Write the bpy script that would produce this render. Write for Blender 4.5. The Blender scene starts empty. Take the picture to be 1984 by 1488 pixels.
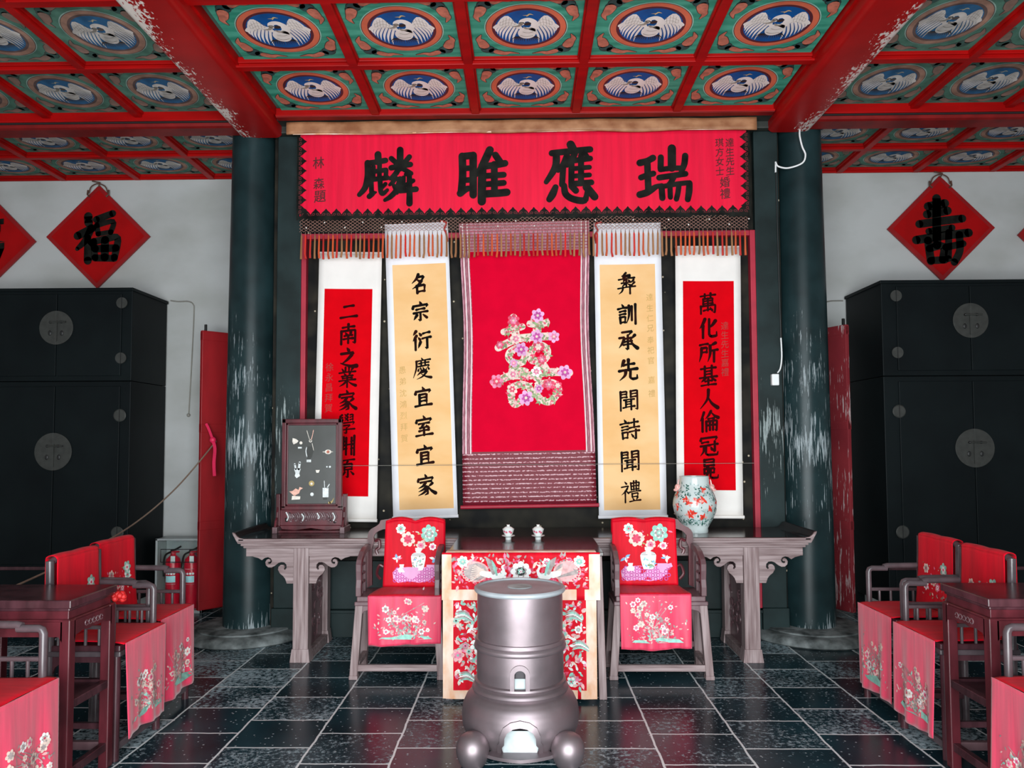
import bpy, bmesh, math, random
from mathutils import Vector, Matrix

C = bpy.context.scene.collection
S = bpy.context.scene
PI = math.pi

# ------------------------------------------------------------------ camera
FPX, CYPX, ZC = 1454.4, 785.75, 1.6            # focal length / principal row for a 1984 px wide frame
def cam_axes(yaw, pitch, roll):
    cy, sy, cp, sp = math.cos(yaw), math.sin(yaw), math.cos(pitch), math.sin(pitch)
    f = Vector((-sy * cp, cy * cp, sp)); r = Vector((cy, sy, 0)); u = r.cross(f)
    return r * math.cos(roll) + u * math.sin(roll), u * math.cos(roll) - r * math.sin(roll), f
_r, _u, _f = cam_axes(.0162, .0485, -.0042)
cam_data = bpy.data.cameras.new('camera')
cam_data.sensor_fit = 'HORIZONTAL'; cam_data.sensor_width = 36
cam_data.lens = FPX / 1984 * 36
cam_data.shift_y = (CYPX - 744) / 1984
cam_data.clip_start = .05
cam = bpy.data.objects.new('camera', cam_data); C.objects.link(cam)
cam.matrix_world = Matrix(((_r.x, _u.x, -_f.x, 0), (_r.y, _u.y, -_f.y, 0), (_r.z, _u.z, -_f.z, ZC), (0, 0, 0, 1)))
S.camera = cam

# ------------------------------------------------------------------ world, daylight, exposure
W = bpy.data.worlds.new('sky'); S.world = W; W.use_nodes = True
W.node_tree.nodes['Background'].inputs[0].default_value = (.80, .92, 1, 1)
W.node_tree.nodes['Background'].inputs[1].default_value = 1.5
def area(name, loc, target, sx, sy, power, col, spread=PI):
    l = bpy.data.lights.new(name, 'AREA'); l.shape = 'RECTANGLE'; l.size = sx; l.size_y = sy
    l.energy = power; l.color = col; l.spread = spread
    o = bpy.data.objects.new(name, l); C.objects.link(o); o.location = loc
    o.rotation_euler = (Vector(target) - Vector(loc)).to_track_quat('-Z', 'Y').to_euler()
    return o
area('doorway_daylight', (0.1, -1.6, 1.7), (0, 6, 1.9), 5.0, 3.2, 420, (.90, .97, 1))
area('courtyard_bounce', (0.0, -.6, .25), (0, 4.6, 4.3), 4.5, 1.2, 110, (1, .98, .95))
S.view_settings.view_transform = 'Standard'; S.view_settings.look = 'None'
S.view_settings.exposure = 0.25; S.view_settings.gamma = 1; S.view_settings.use_curve_mapping = False

# ------------------------------------------------------------------ materials
M = {}
def nodes(name):
    m = bpy.data.materials.new(name); m.use_nodes = True; M[name] = m
    nt = m.node_tree; b = nt.nodes['Principled BSDF']
    def N(t, **k):
        n = nt.nodes.new(t)
        for a, v in k.items():
            if a.startswith('i_'): n.inputs[int(a[2:])].default_value = v
            else: setattr(n, a, v)
        return n
    return m, nt, b, N, nt.links.new
def rgba(c): return (c[0], c[1], c[2], 1)
def mat(name, col, rough=.5, metal=0, var=.12, scale=6, stretch=(1, 1, 1), bump=0, col2=None, sheen=0, spec=None, lo=.35, hi=.65, detail=4, coat=0):
    m, nt, b, N, L = nodes(name)
    tc = N('ShaderNodeTexCoord'); mp = N('ShaderNodeMapping'); mp.inputs['Scale'].default_value = stretch
    nz = N('ShaderNodeTexNoise'); nz.inputs['Scale'].default_value = scale; nz.inputs['Detail'].default_value = detail
    L(tc.outputs['Object'], mp.inputs[0]); L(mp.outputs[0], nz.inputs['Vector'])
    rp = N('ShaderNodeValToRGB'); rp.color_ramp.elements[0].position = lo; rp.color_ramp.elements[1].position = hi
    c2 = col2 or [min(1, c * (1 + var)) for c in col]; c1 = col if col2 else [c * (1 - var) for c in col]
    rp.color_ramp.elements[0].color = rgba(c1); rp.color_ramp.elements[1].color = rgba(c2)
    L(nz.outputs[0], rp.inputs[0]); L(rp.outputs[0], b.inputs['Base Color'])
    b.inputs['Roughness'].default_value = rough; b.inputs['Metallic'].default_value = metal
    if spec is not None: b.inputs['Specular IOR Level'].default_value = spec
    if sheen: b.inputs['Sheen Weight'].default_value = sheen
    if coat: b.inputs['Coat Weight'].default_value = coat
    if bump:
        bp = N('ShaderNodeBump'); bp.inputs['Strength'].default_value = bump; bp.inputs['Distance'].default_value = .01
        L(nz.outputs[0], bp.inputs['Height']); L(bp.outputs[0], b.inputs['Normal'])
    return m
def peel(name, col, col2, peelcol, rough, pscale, pstretch, thr, zone=None, rough2=.8, foot=0):
    """painted wood whose paint flakes off in streaks; zone = (axis, centre, half height) limits where it flakes"""
    m, nt, b, N, L = nodes(name)
    tc = N('ShaderNodeTexCoord')
    nz = N('ShaderNodeTexNoise'); nz.inputs['Scale'].default_value = 3; nz.inputs['Detail'].default_value = 5
    L(tc.outputs['Object'], nz.inputs['Vector'])
    rp = N('ShaderNodeValToRGB'); rp.color_ramp.elements[0].position = .35; rp.color_ramp.elements[1].position = .68
    rp.color_ramp.elements[0].color = rgba(col); rp.color_ramp.elements[1].color = rgba(col2); L(nz.outputs[0], rp.inputs[0])
    mp = N('ShaderNodeMapping'); mp.inputs['Scale'].default_value = pstretch
    n2 = N('ShaderNodeTexNoise'); n2.inputs['Scale'].default_value = pscale; n2.inputs['Detail'].default_value = 6; n2.inputs['Roughness'].default_value = .65
    L(tc.outputs['Object'], mp.inputs[0]); L(mp.outputs[0], n2.inputs['Vector'])
    n3 = N('ShaderNodeTexNoise'); n3.inputs['Scale'].default_value = 2.2; n3.inputs['Detail'].default_value = 2; L(tc.outputs['Object'], n3.inputs['Vector'])
    add = N('ShaderNodeMath', operation='MULTIPLY_ADD'); add.inputs[1].default_value = .55; L(n3.outputs[0], add.inputs[0]); L(n2.outputs[0], add.inputs[2])
    last = add.outputs[0]
    if zone:
        ax, c, h = zone
        sx = N('ShaderNodeSeparateXYZ'); L(tc.outputs['Object'], sx.inputs[0])
        d = N('ShaderNodeMath', operation='SUBTRACT'); L(sx.outputs[ax], d.inputs[0]); d.inputs[1].default_value = c
        a = N('ShaderNodeMath', operation='ABSOLUTE'); L(d.outputs[0], a.inputs[0])
        q = N('ShaderNodeMath', operation='MULTIPLY'); L(a.outputs[0], q.inputs[0]); q.inputs[1].default_value = -.16 / h
        s2 = N('ShaderNodeMath', operation='ADD'); L(last, s2.inputs[0]); L(q.outputs[0], s2.inputs[1]); last = s2.outputs[0]
    if foot:                                    # splashed and flaked foot of a column
        sz = N('ShaderNodeSeparateXYZ'); L(tc.outputs['Object'], sz.inputs[0])
        fr = N('ShaderNodeMapRange'); L(sz.outputs[2], fr.inputs[0]); fr.inputs[1].default_value = .08; fr.inputs[2].default_value = .08 + foot; fr.inputs[3].default_value = .20; fr.inputs[4].default_value = 0
        s3 = N('ShaderNodeMath', operation='ADD'); L(last, s3.inputs[0]); L(fr.outputs[0], s3.inputs[1]); last = s3.outputs[0]
    r2 = N('ShaderNodeValToRGB'); r2.color_ramp.elements[0].position = thr; r2.color_ramp.elements[1].position = thr + .03; L(last, r2.inputs[0])
    mx = N('ShaderNodeMix', data_type='RGBA'); L(r2.outputs[0], mx.inputs[0]); L(rp.outputs[0], mx.inputs[6]); mx.inputs[7].default_value = rgba(peelcol)
    L(mx.outputs[2], b.inputs['Base Color']); b.inputs['Specular IOR Level'].default_value = .25
    mr = N('ShaderNodeMix'); L(r2.outputs[0], mr.inputs[0]); mr.inputs[2].default_value = rough; mr.inputs[3].default_value = rough2; L(mr.outputs[0], b.inputs['Roughness'])
    return m

mat('red_paint', (.36, .002, .002), .45, spec=.2, var=.2, scale=4, stretch=(.4, 2, 2))
mat('red_paint_dull', (.20, .006, .006), .5, spec=.25, var=.25, scale=5)
peel('red_beam_left', (.30, .003, .003), (.40, .005, .005), (.75, .68, .62), .38, 34, (1.5, .6, 1.5), .72, (0, -2.37, .11))
peel('red_beam_right', (.30, .003, .003), (.40, .005, .005), (.70, .60, .56), .38, 34, (1.5, .6, 1.5), .73, (0, 2.38, .11))
mat('dark_groove', (.012, .008, .008), .8)
peel('column_lacquer', (.007, .018, .020), (.016, .039, .043), (.34, .39, .41), .36, 40, (2.2, 2.2, .11), .825, (2, 1.6, 1.1), foot=.30)
peel('jamb_lacquer', (.007, .015, .015), (.018, .036, .037), (.30, .35, .35), .5, 40, (2.2, 2.2, .12), .845, (2, 1.6, .9))
mat('lintel_black', (.012, .016, .014), .6, var=.5, scale=9, col2=(.03, .034, .028))
mat('plaster', (.40, .405, .385), .9, col2=(.52, .53, .525), scale=1.3, stretch=(1, 1, 1.6), lo=.25, hi=.6, bump=.05, detail=7, spec=.1)
mat('plaster_side', (.55, .55, .54), .9)
mat('stone_base', (.05, .058, .058), .8, col2=(.24, .265, .265), scale=9, bump=.5, detail=8, spec=.2)
mat('coffer_back', (.06, .15, .12), .7)
mat('panel_green', (.006, .21, .135), .6, col2=(.10, .50, .36), scale=5, stretch=(.6, 3, 1), lo=.3, hi=.75, spec=.25)
mat('art_palegreen', (.34, .58, .49), .6)
mat('art_orange', (.66, .15, .075), .6)
mat('art_maroon', (.085, .012, .022), .6)
mat('art_blue', (.001, .085, .31), .6, var=.2, spec=.2)
mat('art_white', (.84, .80, .76), .65, var=.1)
mat('art_line', (.02, .016, .014), .7)
mat('art_salmon', (.52, .17, .11), .65, var=.25, scale=20)
mat('art_darkgreen', (.012, .075, .075), .65, var=.3, scale=14)
mat('art_grey', (.30, .27, .22), .65)
mat('art_gold', (.62, .45, .20), .6)
mat('banner_silk', (.80, .005, .042), .5, spec=.2, var=.09, scale=2.4, stretch=(9, 1, .5), sheen=.12, bump=.2)
mat('banner_black', (.003, .003, .0025), .6, spec=.12, col2=(.014, .015, .012), scale=9)
mat('band_tan', (.27, .095, .035), .6, col2=(.46, .22, .105), scale=3.2, stretch=(2, 1, 3))
mat('ink_red_black', (.10, .005, .008), .7)
mat('net_cord', (.26, .13, .10), .7)
mat('net_back', (.055, .012, .012), .8)
mat('tassel_orange', (.56, .085, .02), .6, var=.35, scale=6, stretch=(9, 1, .3))
mat('tassel_red', (.55, .02, .012), .6, var=.35, scale=6, stretch=(9, 1, .3))
mat('tassel_brown', (.34, .15, .06), .6, var=.35, scale=6, stretch=(9, 1, .3))
mat('bead', (.9, .86, .8), .3)
mat('paper_white', (.86, .86, .90), .8, var=.03)
mat('paper_warm', (.88, .84, .80), .8, var=.03)
mat('paper_cream', (.86, .50, .21), .8, spec=.1, col2=(.92, .60, .30), scale=2, stretch=(1, 1, 2))
mat('paper_red', (.70, .0005, .006), .8, spec=.05, var=.06)
mat('ink', (.004, .003, .003), .7, spec=.05, col2=(.045, .006, .003), scale=9, lo=.45, hi=.8)
mat('ink_dark_red', (.028, .001, .002), .7, spec=.05)
mat('ink_gold', (.60, .36, .10), .6)
mat('ink_faint_red', (.38, .02, .012), .65)
mat('border_mauve', (.52, .24, .30), .7, var=.35, scale=30, stretch=(3, 1, .6))
mat('paper_maroon', (.20, .012, .03), .7)
mat('silk_crimson', (.68, .0005, .026), .8, var=.05, spec=.05)
mat('embroidery_pale', (.80, .62, .54), .6, var=.15, scale=40)
mat('embroidery_blush', (.80, .42, .42), .6, var=.2, scale=40)
mat('embroidery_pink', (.82, .20, .34), .6, var=.3, scale=40)
mat('embroidery_rose', (.72, .04, .11), .6, var=.3, scale=40)
mat('embroidery_magenta', (.52, .05, .33), .6, var=.2, scale=40)
mat('embroidery_lilac', (.78, .40, .66), .6, spec=.2)
mat('embroidery_green', (.24, .34, .15), .6, var=.3, scale=30)
mat('embroidery_teal', (.30, .62, .52), .6, var=.2, scale=30)
mat('embroidery_grey', (.40, .33, .32), .6, var=.3, scale=30)
mat('embroidery_white', (.90, .90, .88), .6)
mat('embroidery_blue', (.20, .50, .80), .6)
mat('cover_silk', (.66, .001, .016), .55, spec=.15, var=.12, scale=3, stretch=(10, 1, 1), sheen=.05)
mat('drape_silk', (.78, .045, .115), .42, var=.14, scale=3, stretch=(12, 12, .8), sheen=.4, bump=.12, spec=.4)
mat('satin_peach', (.78, .40, .22), .4, col2=(.90, .72, .60), scale=6, sheen=.15, stretch=(2, 1, 1))
mat('wood_weathered', (.165, .105, .105), .5, col2=(.36, .275, .275), scale=5, stretch=(.6, 9, 9), lo=.34, hi=.66, bump=.15, detail=8)
mat('wood_weathered_z', (.175, .11, .11), .5, col2=(.37, .285, .285), scale=5, stretch=(9, 9, .6), lo=.34, hi=.66, bump=.15, detail=8)
mat('wood_tabletop', (.020, .011, .011), .16, var=.4, scale=5, stretch=(1, 6, 1))
mat('wood_red_dark', (.085, .012, .018), .35, var=.35, scale=5, stretch=(3, 3, .8))
mat('wood_chair', (.105, .050, .058), .34, col2=(.19, .115, .125), scale=5, stretch=(3, 3, .7), lo=.3, hi=.75)
mat('wood_dark', (.060, .022, .028), .25, var=.4, scale=5, stretch=(3, 3, .8))
mat('wood_post', (.085, .065, .072), .25, var=.3, scale=8)
mat('cabinet_lacquer', (.003, .005, .006), .5, spec=.12, col2=(.006, .010, .011), scale=2, lo=.3, hi=.75)
mat('plate_metal', (.045, .047, .043), .55, metal=.3, var=.15, scale=20)
mat('plate_dark', (.012, .012, .012), .5)
mat('pale_metal', (.42, .46, .49), .45, metal=.1)
mat('bronze', (.30, .245, .262), .47, metal=.82, var=.2, scale=4)
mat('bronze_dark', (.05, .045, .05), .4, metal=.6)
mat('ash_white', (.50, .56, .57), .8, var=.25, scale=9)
mat('porcelain', (.86, .90, .88), .12, var=.03)
mat('vase_red', (.75, .05, .03), .25, var=.3, scale=60)
mat('vase_pink', (.85, .42, .38), .25, var=.3, scale=60)
mat('vase_green', (.03, .13, .10), .25, var=.4, scale=50)
mat('vase_grey', (.35, .47, .47), .25, var=.3, scale=50)
mat('screen_panel', (.045, .048, .043), .4, col2=(.085, .088, .085), scale=2)
mat('inlay_pale', (.78, .72, .64), .4, var=.15, scale=40)
mat('inlay_pink', (.84, .46, .36), .4, var=.15, scale=40)
mat('inlay_white', (.70, .74, .74), .4, var=.2, scale=40)
mat('inlay_gold', (.42, .30, .10), .4)
mat('extinguisher_red', (.62, .008, .03), .3)
mat('label_white', (.85, .87, .87), .5)
mat('label_cyan', (.50, .85, .90), .5)
mat('steel_grey', (.42, .45, .45), .45, metal=.3)
mat('rubber_black', (.012, .012, .012), .5)
mat('door_red', (.30, .006, .010), .5, var=.2, scale=3, stretch=(2, 2, .6))
peel('door_red_worn', (.20, .020, .028), (.27, .028, .036), (.50, .38, .38), .55, 34, (1.5, 1.5, .14), .86)
mat('frame_red', (.42, .015, .04), .5)
mat('plastic_white', (.88, .90, .90), .4, var=.02)
mat('cable_grey', (.25, .24, .21), .6)
mat('rope', (.22, .15, .11), .7)
mat('ribbon_red', (.50, .01, .01), .6)
mat('ribbon_pink', (.85, .02, .10), .5)
mat('diamond_red', (.38, .002, .003), .6, spec=.15, var=.1, scale=5)
mat('diamond_edge', (.30, .003, .005), .5)
mat('hanger_cord', (.10, .045, .03), .6)
m_, nt_, b_, N_, L_ = nodes('glass_clear')
b_.inputs['Transmission Weight'].default_value = 1; b_.inputs['Roughness'].default_value = .02; b_.inputs['IOR'].default_value = 1.05; b_.inputs['Base Color'].default_value = (.92, .97, .96, 1)

def screen_wall_material():
    m, nt, b, N, L = nodes('screen_wall')
    tc = N('ShaderNodeTexCoord')
    v = N('ShaderNodeTexVoronoi'); v.inputs['Scale'].default_value = 9; L(tc.outputs['Object'], v.inputs['Vector'])
    r = N('ShaderNodeValToRGB'); r.color_ramp.elements[0].position = .05; r.color_ramp.elements[0].color = (.55, .46, .33, 1)
    r.color_ramp.elements[1].position = .09; r.color_ramp.elements[1].color = (0, 0, 0, 1); L(v.outputs['Distance'], r.inputs[0])
    nz = N('ShaderNodeTexNoise'); nz.inputs['Scale'].default_value = 5; L(tc.outputs['Object'], nz.inputs['Vector'])
    r2 = N('ShaderNodeValToRGB'); r2.color_ramp.elements[0].position = .4; r2.color_ramp.elements[0].color = (.004, .004, .004, 1)
    r2.color_ramp.elements[1].position = .75; r2.color_ramp.elements[1].color = (.030, .026, .018, 1); L(nz.outputs[0], r2.inputs[0])
    a = N('ShaderNodeMix', data_type='RGBA', blend_type='ADD'); a.inputs[0].default_value = 1; L(r.outputs[0], a.inputs[6]); L(r2.outputs[0], a.inputs[7])
    L(a.outputs[2], b.inputs['Base Color']); b.inputs['Roughness'].default_value = .6; b.inputs['Specular IOR Level'].default_value = .15
screen_wall_material()

def floor_material():
    m, nt, b, N, L = nodes('slate_tiles')
    tc = N('ShaderNodeTexCoord'); sx = N('ShaderNodeSeparateXYZ'); L(tc.outputs['Object'], sx.inputs[0])
    nw = N('ShaderNodeTexNoise'); nw.inputs['Scale'].default_value = 7; L(tc.outputs['Object'], nw.inputs['Vector'])
    wob = N('ShaderNodeMath', operation='MULTIPLY_ADD'); L(nw.outputs[0], wob.inputs[0]); wob.inputs[1].default_value = .016; wob.inputs[2].default_value = -.008
    # rows of slabs run along Y: brick u = Y, brick v = X
    ay = N('ShaderNodeMath', operation='ADD'); L(sx.outputs[1], ay.inputs[0]); L(wob.outputs[0], ay.inputs[1])
    ay2 = N('ShaderNodeMath', operation='ADD'); L(ay.outputs[0], ay2.inputs[0]); ay2.inputs[1].default_value = -.092
    ax = N('ShaderNodeMath', operation='ADD'); L(sx.outputs[0], ax.inputs[0]); L(wob.outputs[0], ax.inputs[1])
    ax2 = N('ShaderNodeMath', operation='ADD'); L(ax.outputs[0], ax2.inputs[0]); ax2.inputs[1].default_value = .225 + .454 * 20
    cb = N('ShaderNodeCombineXYZ'); L(ay2.outputs[0], cb.inputs[0]); L(ax2.outputs[0], cb.inputs[1])
    br = N('ShaderNodeTexBrick'); br.offset = .5; br.offset_frequency = 2; br.squash = 1
    br.inputs['Scale'].default_value = 1; br.inputs['Brick Width'].default_value = .3915; br.inputs['Row Height'].default_value = .454
    br.inputs['Mortar Size'].default_value = .0068; br.inputs['Mortar Smooth'].default_value = .25
    br.inputs['Color1'].default_value = (0, 0, 0, 1); br.inputs['Color2'].default_value = (1, 1, 1, 1); br.inputs['Mortar'].default_value = (.5, .5, .5, 1)
    L(cb.outputs[0], br.inputs['Vector'])
    n1 = N('ShaderNodeTexNoise'); n1.inputs['Scale'].default_value = 1.7; n1.inputs['Detail'].default_value = 6; L(tc.outputs['Object'], n1.inputs['Vector'])
    rp = N('ShaderNodeValToRGB'); e = rp.color_ramp.elements
    e[0].position = .30; e[0].color = (.001, .009, .015, 1); e[1].position = .72; e[1].color = (.012, .050, .066, 1); L(n1.outputs[0], rp.inputs[0])
    # white bloom: tiles differ in how much bloom they carry
    n2 = N('ShaderNodeTexNoise'); n2.inputs['Scale'].default_value = 34; n2.inputs['Detail'].default_value = 8; n2.inputs['Roughness'].default_value = .75; L(tc.outputs['Object'], n2.inputs['Vector'])
    n3 = N('ShaderNodeTexNoise'); n3.inputs['Scale'].default_value = 2.6; n3.inputs['Detail'].default_value = 3; L(tc.outputs['Object'], n3.inputs['Vector'])
    tv = N('ShaderNodeMath', operation='MULTIPLY_ADD'); L(br.outputs['Color'], tv.inputs[0]); tv.inputs[1].default_value = .26; L(n2.outputs[0], tv.inputs[2])
    tv2 = N('ShaderNodeMath', operation='MULTIPLY_ADD'); L(n3.outputs[0], tv2.inputs[0]); tv2.inputs[1].default_value = .34; L(tv.outputs[0], tv2.inputs[2])
    r2 = N('ShaderNodeValToRGB'); e = r2.color_ramp.elements; e[0].position = .86; e[0].color = (0, 0, 0, 1); e[1].position = 1.0; e[1].color = (1, 1, 1, 1); L(tv2.outputs[0], r2.inputs[0])
    mx = N('ShaderNodeMix', data_type='RGBA'); L(r2.outputs[0], mx.inputs[0]); L(rp.outputs[0], mx.inputs[6]); mx.inputs[7].default_value = (.40, .52, .57, 1)
    # small white specks
    vo = N('ShaderNodeTexVoronoi'); vo.inputs['Scale'].default_value = 26; L(tc.outputs['Object'], vo.inputs['Vector'])
    r3 = N('ShaderNodeValToRGB'); e = r3.color_ramp.elements; e[0].position = .10; e[0].color = (1, 1, 1, 1); e[1].position = .16; e[1].color = (0, 0, 0, 1); L(vo.outputs['Distance'], r3.inputs[0])
    m3 = N('ShaderNodeMix', data_type='RGBA'); L(r3.outputs[0], m3.inputs[0]); L(mx.outputs[2], m3.inputs[6]); m3.inputs[7].default_value = (.45, .50, .52, 1)
    m4 = N('ShaderNodeMix', data_type='RGBA'); L(br.outputs['Fac'], m4.inputs[0]); L(m3.outputs[2], m4.inputs[6]); m4.inputs[7].default_value = (.80, .85, .86, 1)
    L(m4.outputs[2], b.inputs['Base Color'])
    rr = N('ShaderNodeMapRange'); L(r2.outputs[0], rr.inputs[0]); b.inputs['Specular IOR Level'].default_value = .35; rr.inputs[3].default_value = .22; rr.inputs[4].default_value = .7; L(rr.outputs[0], b.inputs['Roughness'])
    bp = N('ShaderNodeBump'); bp.inputs['Strength'].default_value = .35; bp.inputs['Distance'].default_value = .01
    iv = N('ShaderNodeMath', operation='MULTIPLY_ADD'); L(br.outputs['Fac'], iv.inputs[0]); iv.inputs[1].default_value = -.7; L(n1.outputs[0], iv.inputs[2])
    L(iv.outputs[0], bp.inputs['Height']); L(bp.outputs[0], b.inputs['Normal'])
floor_material()

def brocade_material():
    m, nt, b, N, L = nodes('brocade')
    tc = N('ShaderNodeTexCoord')
    wv = N('ShaderNodeTexWave', bands_direction='Z'); wv.inputs['Scale'].default_value = 9; wv.inputs['Distortion'].default_value = .4; wv.inputs['Detail'].default_value = 3
    L(tc.outputs['Object'], wv.inputs['Vector'])
    mp = N('ShaderNodeMapping'); mp.inputs['Scale'].default_value = (55, 1, 75); L(tc.outputs['Object'], mp.inputs[0])
    nz = N('ShaderNodeTexNoise'); nz.inputs['Scale'].default_value = 1; nz.inputs['Detail'].default_value = 3; L(mp.outputs[0], nz.inputs['Vector'])
    ml = N('ShaderNodeMath', operation='MULTIPLY'); L(wv.outputs['Fac'], ml.inputs[0]); L(nz.outputs[0], ml.inputs[1])
    r = N('ShaderNodeValToRGB'); e = r.color_ramp.elements; e[0].position = .16; e[0].color = (.16, .004, .016, 1); e[1].position = .50; e[1].color = (.66, .42, .46, 1)
    x = e.new(.42); x.color = (.22, .010, .030, 1)
    L(ml.outputs[0], r.inputs[0]); L(r.outputs[0], b.inputs['Base Color']); b.inputs['Roughness'].default_value = .6
brocade_material()

# ------------------------------------------------------------------ mesh builder
class MB:
    def __init__(s): s.v = []; s.f = []; s.m = []; s.mats = []
    def mi(s, n):
        if n not in s.mats: s.mats.append(n)
        return s.mats.index(n)
    def add(s, vs, fs, m):
        o = len(s.v); k = s.mi(m)
        s.v += [tuple(p) for p in vs]
        for f in fs: s.f.append([i + o for i in f]); s.m.append(k)
    def box(s, x0, x1, y0, y1, z0, z1, m):
        s.add([(x0, y0, z0), (x1, y0, z0), (x1, y1, z0), (x0, y1, z0), (x0, y0, z1), (x1, y0, z1), (x1, y1, z1), (x0, y1, z1)],
              [(3, 2, 1, 0), (4, 5, 6, 7), (0, 1, 5, 4), (1, 2, 6, 5), (2, 3, 7, 6), (3, 0, 4, 7)], m)
    def hexa(s, b, t, m):            # b, t: four bottom and four top corners
        s.add(list(b) + list(t), [(3, 2, 1, 0), (4, 5, 6, 7), (0, 1, 5, 4), (1, 2, 6, 5), (2, 3, 7, 6), (3, 0, 4, 7)], m)
    def tube(s, pts, r, m, n=8, cap=True):
        pts = [Vector(p) for p in pts]; k = len(pts); rs = r if isinstance(r, (list, tuple)) else [r] * k
        vs = []; up0 = None
        for i, p in enumerate(pts):
            d = (pts[min(i + 1, k - 1)] - pts[max(i - 1, 0)]).normalized()
            if up0 is None:
                up0 = d.orthogonal().normalized()
            up0 = (up0 - d * up0.dot(d)).normalized(); w = d.cross(up0)
            for j in range(n):
                a = 2 * PI * j / n; vs.append(p + (up0 * math.cos(a) + w * math.sin(a)) * rs[i])
        fs = [(i * n + j, i * n + (j + 1) % n, (i + 1) * n + (j + 1) % n, (i + 1) * n + j) for i in range(k - 1) for j in range(n)]
        if cap: fs += [tuple(range(n - 1, -1, -1)), tuple((k - 1) * n + j for j in range(n))]
        s.add(vs, fs, m)
    def lathe(s, prof, m, n=40, c=(0, 0, 0), skip=None, sx=1, sy=1):
        k = len(prof); vs = []
        for r, z in prof:
            for j in range(n):
                a = 2 * PI * j / n; vs.append((c[0] + r * math.cos(a) * sx, c[1] + r * math.sin(a) * sy, c[2] + z))
        fs = []
        for i in range(k - 1):
            for j in range(n):
                if skip and skip(2 * PI * (j + .5) / n, (prof[i][1] + prof[i + 1][1]) / 2): continue
                fs.append((i * n + j, i * n + (j + 1) % n, (i + 1) * n + (j + 1) % n, (i + 1) * n + j))
        s.add(vs, fs, m)
    def prism(s, poly, a, b, m, axis='y'):       # polygon in the plane across the axis, extruded from a to b
        n = len(poly)
        P = {'y': lambda p, h: (p[0], h, p[1]), 'x': lambda p, h: (h, p[0], p[1]), 'z': lambda p, h: (p[0], p[1], h)}[axis]
        vs = [P(p, a) for p in poly] + [P(p, b) for p in poly]
        s.add(vs, [tuple(range(n - 1, -1, -1)), tuple(range(n, 2 * n))] + [(i, (i + 1) % n, (i + 1) % n + n, i + n) for i in range(n)], m)
    def grid(s, fn, nu, nv, m):                  # fn(u, v) -> point, u and v from 0 to 1
        vs = [fn(i / nu, j / nv) for j in range(nv + 1) for i in range(nu + 1)]
        s.add(vs, [(j * (nu + 1) + i, j * (nu + 1) + i + 1, (j + 1) * (nu + 1) + i + 1, (j + 1) * (nu + 1) + i) for j in range(nv) for i in range(nu)], m)
    def ball(s, c, r, m, n=12, k=8):
        rr = r if isinstance(r, (tuple, list)) else (r, r, r)
        vs = [(c[0], c[1], c[2] - rr[2])]
        for i in range(1, k):
            t = -PI / 2 + PI * i / k
            for j in range(n):
                a = 2 * PI * j / n; vs.append((c[0] + rr[0] * math.cos(t) * math.cos(a), c[1] + rr[1] * math.cos(t) * math.sin(a), c[2] + rr[2] * math.sin(t)))
        vs.append((c[0], c[1], c[2] + rr[2])); e = len(vs) - 1
        fs = [(0, 1 + (j + 1) % n, 1 + j) for j in range(n)]
        fs += [(1 + i * n + j, 1 + i * n + (j + 1) % n, 1 + (i + 1) * n + (j + 1) % n, 1 + (i + 1) * n + j) for i in range(k - 2) for j in range(n)]
        fs += [(1 + (k - 2) * n + j, 1 + (k - 2) * n + (j + 1) % n, e) for j in range(n)]
        s.add(vs, fs, m)
    def build(s, name, parent=None, smooth=True, bevel=0, solid=0, angle=40):
        me = bpy.data.meshes.new(name); me.from_pydata(s.v, [], s.f)
        for n in s.mats: me.materials.append(M[n])
        me.polygons.foreach_set('material_index', s.m)
        bm = bmesh.new(); bm.from_mesh(me); bmesh.ops.recalc_face_normals(bm, faces=bm.faces); bm.to_mesh(me); bm.free()
        if smooth:
            me.shade_smooth(); me.set_sharp_from_angle(angle=math.radians(angle))
        o = bpy.data.objects.new(name, me); C.objects.link(o)
        if parent: o.parent = parent
        if solid:
            md = o.modifiers.new('thickness', 'SOLIDIFY'); md.thickness = solid; md.offset = 0
        if bevel:
            md = o.modifiers.new('edge', 'BEVEL'); md.width = bevel; md.segments = 2; md.limit_method = 'ANGLE'; md.angle_limit = math.radians(50)
            md.harden_normals = False
        return o

def tag(o, label, cat, group=None, kind=None):
    if label: o['label'] = label
    if cat: o['category'] = cat
    if group: o['group'] = group
    if kind: o['kind'] = kind
    return o
def thing(name, label, cat, loc=(0, 0, 0), rz=0, group=None):
    o = bpy.data.objects.new(name, None); C.objects.link(o); o.empty_display_size = .1
    o.location = loc; o.rotation_euler = (0, 0, rz)
    return tag(o, label, cat, group)
def dup(root, label, loc, rz=None, group=None):
    r = root.copy(); C.objects.link(r); r.location = loc
    if rz is not None: r.rotation_euler = (0, 0, rz)
    r['label'] = label
    if group: r['group'] = group
    for ch in list(root.children):
        c = ch.copy(); C.objects.link(c); c.parent = r
        for g in list(ch.children):
            d = g.copy(); C.objects.link(d); d.parent = c
    return r
def structure(o): o['kind'] = 'structure'; return o

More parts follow.
